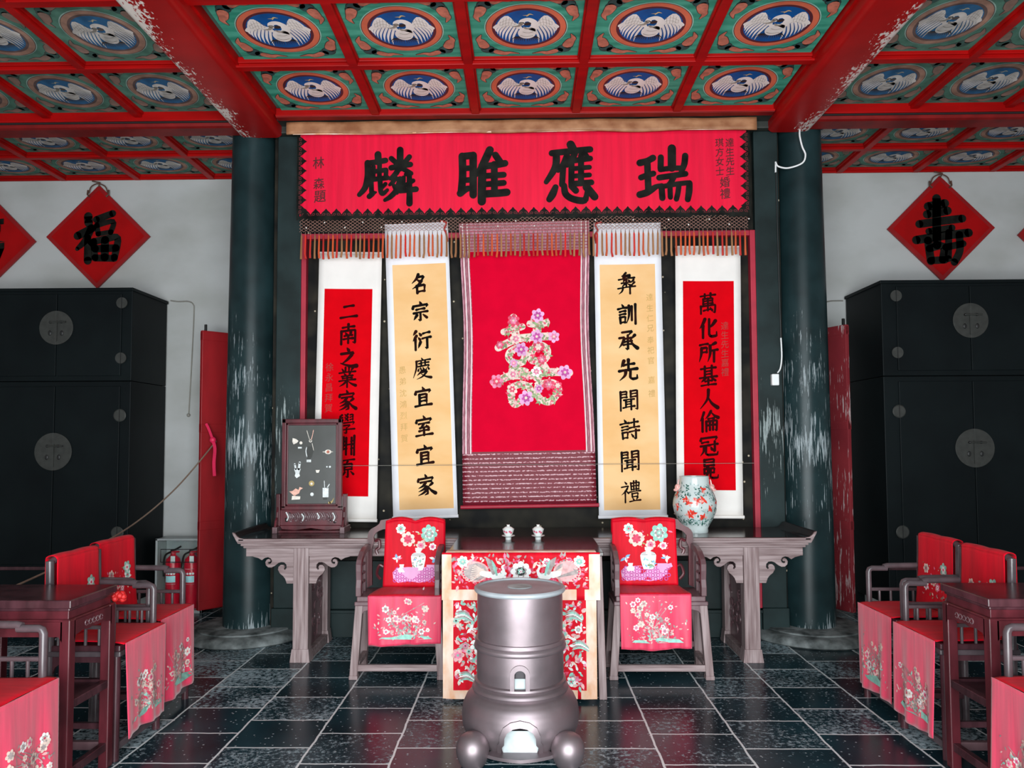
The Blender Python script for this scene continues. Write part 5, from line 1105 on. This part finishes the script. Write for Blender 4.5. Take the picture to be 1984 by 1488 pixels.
# ================================================================== THE TWO ARMCHAIRS
def armchair(lab, x, hw):
    t = thing('armchair', lab, 'chair', (x, 5.30, 0), 0, 'carved armchairs beside the square table')
    zs = .555
    b = MB(); b.box(-hw + .02, hw - .02, -.165, .165, zs - .035, zs, 'wood_chair'); b.box(-hw + .005, hw - .005, -.172, .172, zs - .062, zs - .034, 'wood_chair'); b.build('seat', t, smooth=False, bevel=.006)
    b = MB(); b.prism([(-hw + .05, zs - .062), (hw - .05, zs - .062), (hw - .05, zs - .13), (hw - .07, zs - .10), (hw - .11, zs - .09), (-hw + .11, zs - .09), (-hw + .07, zs - .10), (-hw + .05, zs - .13)], -.160, -.140, 'wood_chair'); b.build('apron', t, smooth=False, bevel=.003)
    for sx in (-1, 1):
        for sy in (-1, 1):
            b = MB(); xa = sx * (hw - .035); ya = sy * .145; xb = sx * hw
            b.hexa([(xb - .027, ya - .027, .025), (xb + .027, ya - .027, .025), (xb + .027, ya + .027, .025), (xb - .027, ya + .027, .025)], [(xa - .026, ya - .022, zs - .06), (xa + .026, ya - .022, zs - .06), (xa + .026, ya + .022, zs - .06), (xa - .026, ya + .022, zs - .06)], 'wood_weathered_z')
            b.box(xb - .030, xb + .030, ya - .030, ya + .030, 0, .028, 'wood_weathered_z'); b.build('leg', t, smooth=False, bevel=.005)
    b = MB(); b.box(-hw + .02, hw - .02, -.165, -.135, .055, .098, 'wood_weathered'); b.build('stretcher', t, smooth=False, bevel=.004)
    b = MB(); b.box(-hw + .02, hw - .02, .13, .155, .14, .18, 'wood_chair'); b.build('stretcher', t, smooth=False, bevel=.004)
    for sx in (-1, 1):
        b = MB(); b.box(sx * (hw - .02) - .016, sx * (hw - .02) + .016, -.13, .13, .085, .118, 'wood_weathered'); b.build('stretcher', t, smooth=False, bevel=.004)
        # arm: front post, sloping rail and fretwork
        b = MB(); xx = sx * (hw - .03)
        b.prism([(-.165, zs), (-.125, zs), (-.125, zs + .06), (-.118, zs + .10), (-.125, zs + .17), (-.12, zs + .20), (-.04, zs + .255), (.04, zs + .27), (.14, zs + .275), (.14, zs + .315), (.03, zs + .31), (-.06, zs + .29), (-.145, zs + .245), (-.168, zs + .215), (-.165, zs + .17), (-.155, zs + .11), (-.168, zs + .06)], xx - .018, xx + .018, 'wood_chair', 'x')
        b.build('armrest', t, smooth=False, bevel=.005)
        b = MB()
        b.box(xx - .010, xx + .010, -.06, -.045, zs, zs + .26, 'wood_chair'); b.box(xx - .010, xx + .010, .03, .045, zs, zs + .27, 'wood_chair')
        for z in (.07, .13, .19): b.box(xx - .009, xx + .009, -.06, .045, zs + z, zs + z + .014, 'wood_chair')
        b.tube(spline([(xx, -.12, zs + .13), (xx, -.085, zs + .16), (xx, -.09, zs + .20), (xx, -.07, zs + .21)], 4), .009, 'wood_chair', 6); b.build('arm_fretwork', t, smooth=False)
    # back frame with scrolled shoulders
    b = MB(); O = []
    half = [(.295, zs), (.300, zs + .28), (.285, zs + .30), (.292, zs + .36), (.285, zs + .40), (.262, zs + .425), (.225, zs + .440), (.20, zs + .46), (.19, zs + .485), (.10, zs + .495), (0, zs + .48)]
    kx = (hw - .02) / .30
    O = [(x * kx, z) for x, z in half] + [(-x * kx, z) for x, z in half[::-1][1:]]
    inn = [(.255, zs + .02), (.258, zs + .29), (.240, zs + .33), (.245, zs + .37), (.22, zs + .40), (.17, zs + .42), (0, zs + .42)]
    I = [(x * kx, z) for x, z in inn] + [(-x * kx, z) for x, z in inn[::-1][1:]]
    # left / right stiles and crest as strips between outline and inner line
    n = 6
    def strip(a, c):
        m_ = len(a); vs = [(x, y, z) for y in (.142, .168) for ring in (a, c) for x, z in ring]
        fs = []
        for i in range(m_ - 1): fs += [(i, i + 1, m_ + i + 1, m_ + i), (2 * m_ + i, 2 * m_ + i + 1, 3 * m_ + i + 1, 3 * m_ + i), (i, i + 1, 2 * m_ + i + 1, 2 * m_ + i), (m_ + i, m_ + i + 1, 3 * m_ + i + 1, 3 * m_ + i)]
        fs += [(0, m_, 3 * m_, 2 * m_), (m_ - 1, 2 * m_ - 1, 4 * m_ - 1, 3 * m_ - 1)]
        return vs, fs
    def resample(l, k):
        d = [0]
        for p, q in zip(l, l[1:]): d.append(d[-1] + math.dist(p, q))
        out = []
        for i in range(k):
            s_ = d[-1] * i / (k - 1); j = max(j_ for j_ in range(len(d)) if d[j_] <= s_ + 1e-9); j = min(j, len(l) - 2)
            f_ = (s_ - d[j]) / max(1e-9, d[j + 1] - d[j]); out.append((l[j][0] + (l[j + 1][0] - l[j][0]) * f_, l[j][1] + (l[j + 1][1] - l[j][1]) * f_))
        return out
    vs, fs = strip(resample(O, 60), resample(I, 60)); b.add(vs, fs, 'wood_red_dark'); b.build('back_frame', t, angle=30)
    b = MB(); b.box(-.13, .13, .146, .160, zs, zs + .43, 'wood_red_dark'); b.build('back_splat', t, smooth=False, bevel=.003)
    for sg in (-1, 1):
        for pts in ([(.235, .33), (.205, .34), (.20, .29), (.225, .27), (.215, .24)], [(.19, .06), (.22, .10), (.20, .16), (.17, .15)]):
            b = MB(); b.tube(spline([(sg * x_ * kx, .155, zs + z_) for x_, z_ in pts], 4), .011, 'wood_red_dark', 6); b.build('scroll_bracket', t)
    return t
armchair('carved wooden armchair under a red cover, left of the square table', -.865, .298)
armchair('carved wooden armchair under a red cover, right of the square table', .915, .322)
make_cover('red embroidered cover with vase and pale flowers over the left carved armchair', (-.865, 5.30, 0), 0, .425, .50, .075, .05, .555, 1.045, .138, -.168, .238, .022, 'vase', 5, 'embroidered covers on the carved armchairs')
make_cover('red embroidered cover with vase and coloured flowers over the right carved armchair', (.915, 5.30, 0), 0, .455, .48, -.062, -.038, .565, 1.045, .138, -.168, .210, .012, 'vase', 9, 'embroidered covers on the carved armchairs')

# ================================================================== SIDE CHAIRS AND SIDE TABLES
def side_chair_proto(lab, loc, rz, group):
    t = thing('side_chair', lab, 'chair', loc, rz, group)
    zs, hw, hd = .575, .235, .195
    b = MB(); b.box(-hw + .008, hw - .008, -hd, hd, zs - .03, zs, 'wood_dark'); b.box(-hw, hw, -hd - .006, hd + .006, zs - .055, zs - .028, 'wood_post'); b.build('seat', t, smooth=False, bevel=.006)
    for sx in (-1, 1):
        x = sx * (hw - .022)
        b = MB(); b.tube([(x, -hd + .024, 0), (x, -hd + .024, zs - .05)], .021, 'wood_dark', 10); b.build('leg', t)
        b = MB(); b.tube([(x, hd - .024, 0), (x, hd - .024, zs), (x, hd - .012, 1.0)], .020, 'wood_post', 10); b.build('leg', t)
        b = MB(); b.tube([(x, -hd + .05, zs), (x, -hd + .05, .775), (x, -hd + .056, .79), (x, -hd + .07, .796), (x, -.03, .796)], .017, 'wood_post', 10)
        b.tube([(x, -.05, .806), (x, -.03, .812), (x, hd - .02, .815)], .017, 'wood_post', 10); b.build('armrest', t)
        b = MB(); b.tube([(x, -hd + .05, .665), (x, hd - .02, .665)], .011, 'wood_post', 8)
        for y in (-.08, -.01, .06, .13): b.tube([(x, y, zs), (x, y, .665)], .008, 'wood_post', 8)
        b.build('arm_spindles', t)
        b = MB(); b.box(x - .012, x + .012, -hd + .03, hd - .03, .16, .19, 'wood_dark'); b.build('stretcher', t, smooth=False, bevel=.003)
        b = MB(); b.prism([(-hd + .04, zs - .055), (hd - .04, zs - .055), (hd - .04, zs - .15), (hd - .055, zs - .11), (hd - .09, zs - .085), (-hd + .09, zs - .085), (-hd + .055, zs - .11), (-hd + .04, zs - .15)], x - .008, x + .008, 'wood_dark', 'x'); b.build('apron', t, smooth=False)
    b = MB(); b.box(-hw + .03, hw - .03, -hd + .01, -hd + .035, .05, .085, 'wood_post'); b.build('footrest', t, smooth=False, bevel=.003)
    b = MB(); b.tube([(-hw + .02, hd - .012, .985), (-hw + .05, hd - .012, 1.0), (hw - .05, hd - .012, 1.0), (hw - .02, hd - .012, .985)], .018, 'wood_post', 10); b.build('top_rail', t)
    b = MB()
    for x in (-.14, -.07, 0, .07, .14): b.tube([(x, hd - .022, zs), (x, hd - .012, .99)], .009, 'wood_post', 8)
    b.build('back_spindles', t)
    return t
R90 = PI / 2
SC = side_chair_proto('spindle-back side chair under red cover, left row, nearest the extinguisher case', (-2.31, 4.55, 0), R90, 'side chairs of the left row')
SPOTS = [
    ('left', -2.25, 4.055, R90, 'left row, just beyond the side table', 'over the left row chair just beyond the left side table', 31),
    ('left', -2.245, 3.07, R90, 'in the bottom left corner before the side table', 'over the left row chair at the bottom left corner', 33),
    ('right', 2.31, 4.60, -R90, 'farthest of the right row, by the right column', 'over the farthest chair of the right row', 37),
    ('right', 2.285, 4.095, -R90, 'right row, just beyond the side table', 'over the right row chair just beyond the right side table', 41),
    ('right', 2.215, 3.09, -R90, 'in the bottom right corner before the side table', 'over the right row chair at the bottom right corner', 43)]
COV = [make_cover('red embroidered cover over the left row chair nearest the extinguisher case', (-2.31, 4.55, 0), R90, .385, .43, 0, 0, .577, 1.02, .165, -.205, .105, .004, 'spray', 30, 'covers on the side chairs')]
for sd, x, y, rz, l1, l2, seed in SPOTS:
    dup(SC, 'spindle-back side chair under red cover, ' + l1, (x, y, 0), rz, f'side chairs of the {sd} row')
    make_cover('red embroidered cover ' + l2, (x, y, 0), rz, .385, .43, 0, 0, .577, 1.02, .165, -.205, .105 if sd == 'left' else .095, .004, 'spray', seed, 'covers on the side chairs')

def side_table(lab, x0, x1, y0, y1):
    cx, cy = (x0 + x1) / 2, (y0 + y1) / 2; hx, hy = (x1 - x0) / 2, (y1 - y0) / 2
    t = thing('side_table', lab, 'table', (cx, cy, 0), 0, 'side tables between the side chairs')
    b = MB(); b.box(-hx, hx, -hy, hy, .852, .890, 'wood_dark'); b.box(-hx + .012, hx - .012, -hy + .012, hy - .012, .838, .853, 'wood_dark'); b.build('tabletop', t, smooth=False, bevel=.005)
    b = MB(); b.box(-hx + .02, hx - .02, -hy + .02, hy - .02, .80, .84, 'wood_red_dark'); b.box(-hx + .008, hx - .008, -hy + .008, hy - .008, .790, .802, 'wood_red_dark'); b.build('waist', t, smooth=False, bevel=.003)
    for sx in (-1, 1):
        b = MB(); x = sx * (hx - .016)
        b.prism([(-hy + .04, .792), (hy - .04, .792), (hy - .04, .70), (hy - .055, .725), (.08, .735), (.04, .728), (0, .735), (-.04, .728), (-.08, .735), (-hy + .055, .725), (-hy + .04, .70)], x - .012, x + .012, 'wood_red_dark', 'x')
        for y in (-.06, -.03, 0, .03, .06): b.tube([(x + sx * .013, y + .013 * math.cos(i * PI / 5), .760 + .012 * math.sin(i * PI / 5)) for i in range(10)], .003, 'wood_chair', 5)
        b.build('carved_apron', t, smooth=False)
    for sy in (-1, 1):
        b = MB(); y = sy * (hy - .016); b.prism([(-hx + .04, .792), (hx - .04, .792), (hx - .04, .70), (hx - .055, .725), (-hx + .055, .725), (-hx + .04, .70)], y - .012, y + .012, 'wood_red_dark'); b.build('apron', t, smooth=False)
    for sx in (-1, 1):
        for sy in (-1, 1):
            b = MB(); x, y = sx * (hx - .028), sy * (hy - .028); b.box(x - .024, x + .024, y - .024, y + .024, 0, .80, 'wood_red_dark'); b.build('leg', t, smooth=False, bevel=.005)
    b = MB(); b.box(-hx + .03, hx - .03, -hy + .03, hy - .03, .405, .418, 'wood_dark')
    for sx in (-1, 1): b.box(sx * (hx - .028) - .018, sx * (hx - .028) + .018, -hy + .04, hy - .04, .392, .43, 'wood_dark')
    for sy in (-1, 1): b.box(-hx + .04, hx - .04, sy * (hy - .028) - .018, sy * (hy - .028) + .018, .392, .43, 'wood_dark')
    b.build('shelf', t, smooth=False, bevel=.003)
    for sx in (-1, 1):
        b = MB(); b.box(sx * (hx - .028) - .015, sx * (hx - .028) + .015, -hy + .04, hy - .04, .085, .125, 'wood_dark'); b.build('foot_rail', t, smooth=False, bevel=.003)
    for sy in (-1, 1):
        b = MB(); b.box(-hx + .04, hx - .04, sy * (hy - .028) - .015, sy * (hy - .028) + .015, .085, .125, 'wood_chair'); b.build('foot_rail', t, smooth=False, bevel=.003)
side_table('dark side table with open shelf between the chairs of the left row', -2.66, -2.06, 3.41, 3.80)
side_table('dark side table with open shelf between the chairs of the right row', 2.07, 2.67, 3.43, 3.82)
b = MB(); rnd = random.Random(2)
for i in range(16):
    a_ = rnd.uniform(0, 6.3); c_ = rnd.uniform(-1, 1); b.ball((-2.066 + .026 * math.cos(a_) * math.cos(c_), 3.835 + .026 * math.sin(a_) * math.cos(c_), .822 + .018 * math.sin(c_)), .016, 'ribbon_red', 8, 6)
tag(b.build('ribbon_knot'), 'bright red ribbon knot on the arm of a left chair beside the side table', 'ribbon')

# ================================================================== CABINETS
def cabinet_pair(sd, x0, x1, yf, hinge_x, mid, rep):
    hc = thing('hat_chest', f'black lacquered chest with round lock plate stacked on the {sd} wardrobe', 'cabinet', ((x0 + x1) / 2, 7.05, 2.17)); ox = (x0 + x1) / 2
    wd = thing('wardrobe', f'tall black lacquered wardrobe with round lock plate against the {sd} white wall', 'cabinet', (ox, 7.05, 0))
    def carcass(t, z0, z1, base, legs):
        b = MB(); b.box(x0 - ox, x1 - ox, yf + .012 - 7.05, 7.395 - 7.05, z0 - base, z1 - base, 'cabinet_lacquer')
        if not legs: b.box(x0 - ox - .012, x1 - ox + .012, yf - .004 - 7.05, 7.40 - 7.05, z1 - base - .03, z1 - base, 'cabinet_lacquer')
        b.build('carcass', t, smooth=False, bevel=.005)
    carcass(hc, 2.17, 3.02, 2.17, False); carcass(wd, .16, 2.165, 0, True)
    for t, z0, z1, base, zc, r in ((hc, 2.215, 2.965, 2.17, 2.655, .155), (wd, .52, 2.12, 0, 1.53, .17)):
        for s in (-1, 1):
            xa, xb = (mid, hinge_x) if s * (hinge_x - mid) > 0 else (mid, 2 * mid - hinge_x)
            lo, hi = sorted((xa, xb)); lo += .004; hi -= .004
            b = MB(); b.box(lo - ox, hi - ox, yf - 7.05, yf + .02 - 7.05, z0 - base, z1 - base, 'cabinet_lacquer'); d = b.build('door', t, smooth=False, bevel=.004)
            b = MB(); n = 20; cx = mid - ox
            pts = [(cx, zc - base - r)] + [(cx + s * r * math.cos(-PI / 2 + PI * i / n), zc - base + r * math.sin(-PI / 2 + PI * i / n)) for i in range(n + 1)]
            b.prism(pts[1:], yf - .010 - 7.05, yf - 7.05, 'plate_metal'); b.build('lock_plate', d, smooth=False, bevel=.002)
            b = MB(); b.ball((cx + s * .055, yf - .014 - 7.05, zc - base - .05), (.016, .006, .024), 'plate_dark', 10, 6); b.ball((cx + s * .05, yf - .016 - 7.05, zc - base + .05), (.012, .014, .012), 'plate_dark', 8, 6); b.build('pull', d)
        b = MB(); cx = mid - ox; b.box(cx - .012, cx + .012, yf - .018 - 7.05, yf - .009 - 7.05, zc - base - r * .8, zc - base + r * .4, 'plate_metal'); b.tube([(cx - .05, yf - .022 - 7.05, zc - base + .05), (cx + .095, yf - .022 - 7.05, zc - base + .05)], .007, 'plate_metal', 8); b.build('lock_bar', t)
        for s in (-1, 1):
            hx = hinge_x if s > 0 else 2 * mid - hinge_x
            for hz in ((2.88, 2.375) if t is hc else (1.855, .80)):
                b = MB(); b.lathe([(0, 0), (.052 if t is hc else .058, 0), (.050, .006), (0, .006)], 'plate_metal', 28)
                b.v = [(hx - ox + p[0], yf - .0 - 7.05 - p[2], hz - base + p[1]) for p in b.v]; b.box(hx - ox - .003, hx - ox + .003, yf - .010 - 7.05, yf - .004 - 7.05, hz - base - .05, hz - base + .05, 'plate_dark'); b.build('hinge_plate', t, smooth=False)
    b = MB(); b.box(x0 - ox + .06, x1 - ox - .06, yf + .005 - 7.05, yf + .03 - 7.05, .30, .47, 'cabinet_lacquer'); b.box(x0 - ox, x1 - ox, yf + .0 - 7.05, yf + .03 - 7.05, .47, .50, 'wood_dark'); b.build('apron', wd, smooth=False, bevel=.004)
    for xx in (x0 + .04, x1 - .04):
        for yy in (yf + .05, 7.35):
            b = MB(); b.box(xx - ox - .035, xx - ox + .035, yy - 7.05 - .035, yy - 7.05 + .035, 0, .17, 'cabinet_lacquer'); b.build('leg', wd, smooth=False)
cabinet_pair('left', -5.06, -3.565, 6.72, -3.655, -4.25, None)
cabinet_pair('right', 3.175, 4.70, 6.655, 3.30, 3.945, None)

# ================================================================== EXTINGUISHERS
t = thing('extinguisher_case', 'grey metal glass-fronted case with two extinguishers behind the left chairs', 'case', (-3.27, 7.2, 0))
b = MB()
for a_ in ((-.225, -.205, -.1, .1, 0, .70), (.205, .225, -.1, .1, 0, .70), (-.225, .225, -.1, .1, .68, .70), (-.225, .225, -.1, .1, .0, .03), (-.225, .225, .085, .1, .0, .70)): b.box(*a_, 'steel_grey')
b.build('cabinet_body', t, smooth=False, bevel=.003)
b = MB(); b.box(-.205, .205, -.098, -.094, .03, .68, 'glass_clear'); b.build('glass_front', t, smooth=False)
b = MB(); b.tube([(-.17, -.103, .48), (.17, -.103, .48), (.17, -.103, .60), (-.17, -.103, .60), (-.17, -.103, .48)], .004, 'rubber_black', 6); b.build('window_seal', t)
def extinguisher(x, lab):
    t = thing('fire_extinguisher', lab, 'extinguisher', (x, 7.205, .032), 0, 'extinguishers in the grey case')
    b = MB(); b.lathe([(0, 0), (.064, 0), (.068, .012), (.068, .43), (.060, .465), (.035, .49), (.024, .50), (.024, .52), (0, .52)], 'extinguisher_red', 32); b.build('cylinder', t)
    cyl = lambda u, v, h: ((.068 + h) * math.sin(u / .068), -(.068 + h) * math.cos(u / .068), v)
    b = MB(); a = Art(b, cyl); a.rect(-.05, .05, .25, .31, .001, 'label_cyan', 8, 1); a.rect(-.052, .05, .375, .377, .001, 'label_white', 8, 1); a.rect(-.052, .05, .233, .235, .001, 'label_white', 8, 1)
    for i in range(4): a.disc(-.036 + i * .025, .332, .0105, .0015, 'label_white', 12)
    b.build('label', t)
    b = MB(); b.tube([(0, 0, .515), (0, 0, .54)], .018, 'steel_grey', 10); b.tube([(-.02, -.01, .54), (.03, -.02, .555), (.085, -.03, .585)], .009, 'rubber_black', 8); b.tube([(-.01, -.01, .53), (.07, -.03, .535)], .008, 'extinguisher_red', 8); b.build('valve_handle', t)
    b = MB(); b.tube(spline([(-.02, 0, .53), (-.07, -.01, .50), (-.085, -.015, .42), (-.083, -.015, .30)], 5), .009, 'rubber_black', 8); b.build('hose', t)
    b = MB(); b.box(.01, .052, -.078, -.074, .435, .50, 'label_white'); b.build('tag', t, smooth=False)
extinguisher(-3.37, 'red fire extinguisher in the grey case, the left one beside the wardrobe')
extinguisher(-3.19, 'red fire extinguisher in the grey case, the right one beside the red door')

# ================================================================== CABLES, SWITCH, ROPE
b = MB(); b.tube(spline([(2.30, 6.145, 4.20), (2.285, 6.12, 4.12), (2.30, 6.11, 4.02), (2.325, 6.11, 3.95), (2.30, 6.12, 3.885), (2.20, 6.16, 3.86), (2.13, 6.19, 3.885), (2.112, 6.20, 3.92)], 6), .007, 'plastic_white', 8); b.tube([(2.112, 6.205, 3.93), (2.110, 6.205, 3.84)], .007, 'plastic_white', 8)
b.tube([(2.112, 6.205, 3.84), (2.118, 6.207, 3.0), (2.125, 6.207, 2.45)], .004, 'rubber_black', 6); b.tube(spline([(2.125, 6.207, 2.45), (2.128, 6.205, 2.3), (2.115, 6.205, 2.2), (2.09, 6.205, 2.16)], 5), .006, 'plastic_white', 8)
tag(b.build('wire'), 'thin white wire dangling at the top of the right column and down its edge', 'wire')
b = MB(); b.box(2.035, 2.095, 6.175, 6.22, 2.055, 2.15, 'plastic_white')
tag(b.build('sensor_box', smooth=False, bevel=.008), 'small white plastic box on the dark jamb beside the right column', 'box')
b = MB(); b.tube(spline([(-3.54, 7.41, 3.03), (-3.46, 7.41, 3.02), (-3.36, 7.408, 3.02), (-3.31, 7.408, 2.99), (-3.30, 7.408, 2.9), (-3.315, 7.408, 2.4), (-3.335, 7.408, 1.9)], 6), .006, 'cable_grey', 6); b.ball((-3.335, 7.40, 1.88), .018, 'cable_grey', 8, 6)
tag(b.build('cable'), 'thin grey cable bent down the white wall beside the left cabinet', 'cable')
b = MB(); b.tube(spline([(3.155, 7.41, 2.98), (3.10, 7.41, 2.98), (3.02, 7.408, 2.975), (2.985, 7.408, 2.95), (2.98, 7.408, 2.8), (2.975, 7.408, 2.0)], 6), .006, 'cable_grey', 6)
tag(b.build('cable'), 'thin grey cable bent down the white wall beside the right cabinet', 'cable')
b = MB(); b.tube(spline([(-2.86, 6.93, 1.62), (-3.02, 6.5, 1.22), (-3.14, 6.0, .95), (-3.14, 5.2, .80), (-3.10, 4.5, .73), (-3.08, 4.1, .69)], 8), [.0065] * 41, 'rope', 8)
tag(b.build('barrier_rope'), 'thin rope stretched from the left red door down behind the left chairs', 'rope')
b = MB()
b.tube(spline([(-2.87, 6.88, 1.63), (-2.845, 6.87, 1.55), (-2.85, 6.865, 1.42), (-2.845, 6.87, 1.30)], 4), .016, 'ribbon_pink', 6); b.tube(spline([(-2.87, 6.88, 1.63), (-2.90, 6.87, 1.72), (-2.93, 6.87, 1.78)], 4), .013, 'ribbon_pink', 6)
b.ball((-2.87, 6.88, 1.63), .03, 'ribbon_pink', 10, 8)
tag(b.build('ribbon'), 'bright pink ribbon tied to the left red door', 'ribbon')
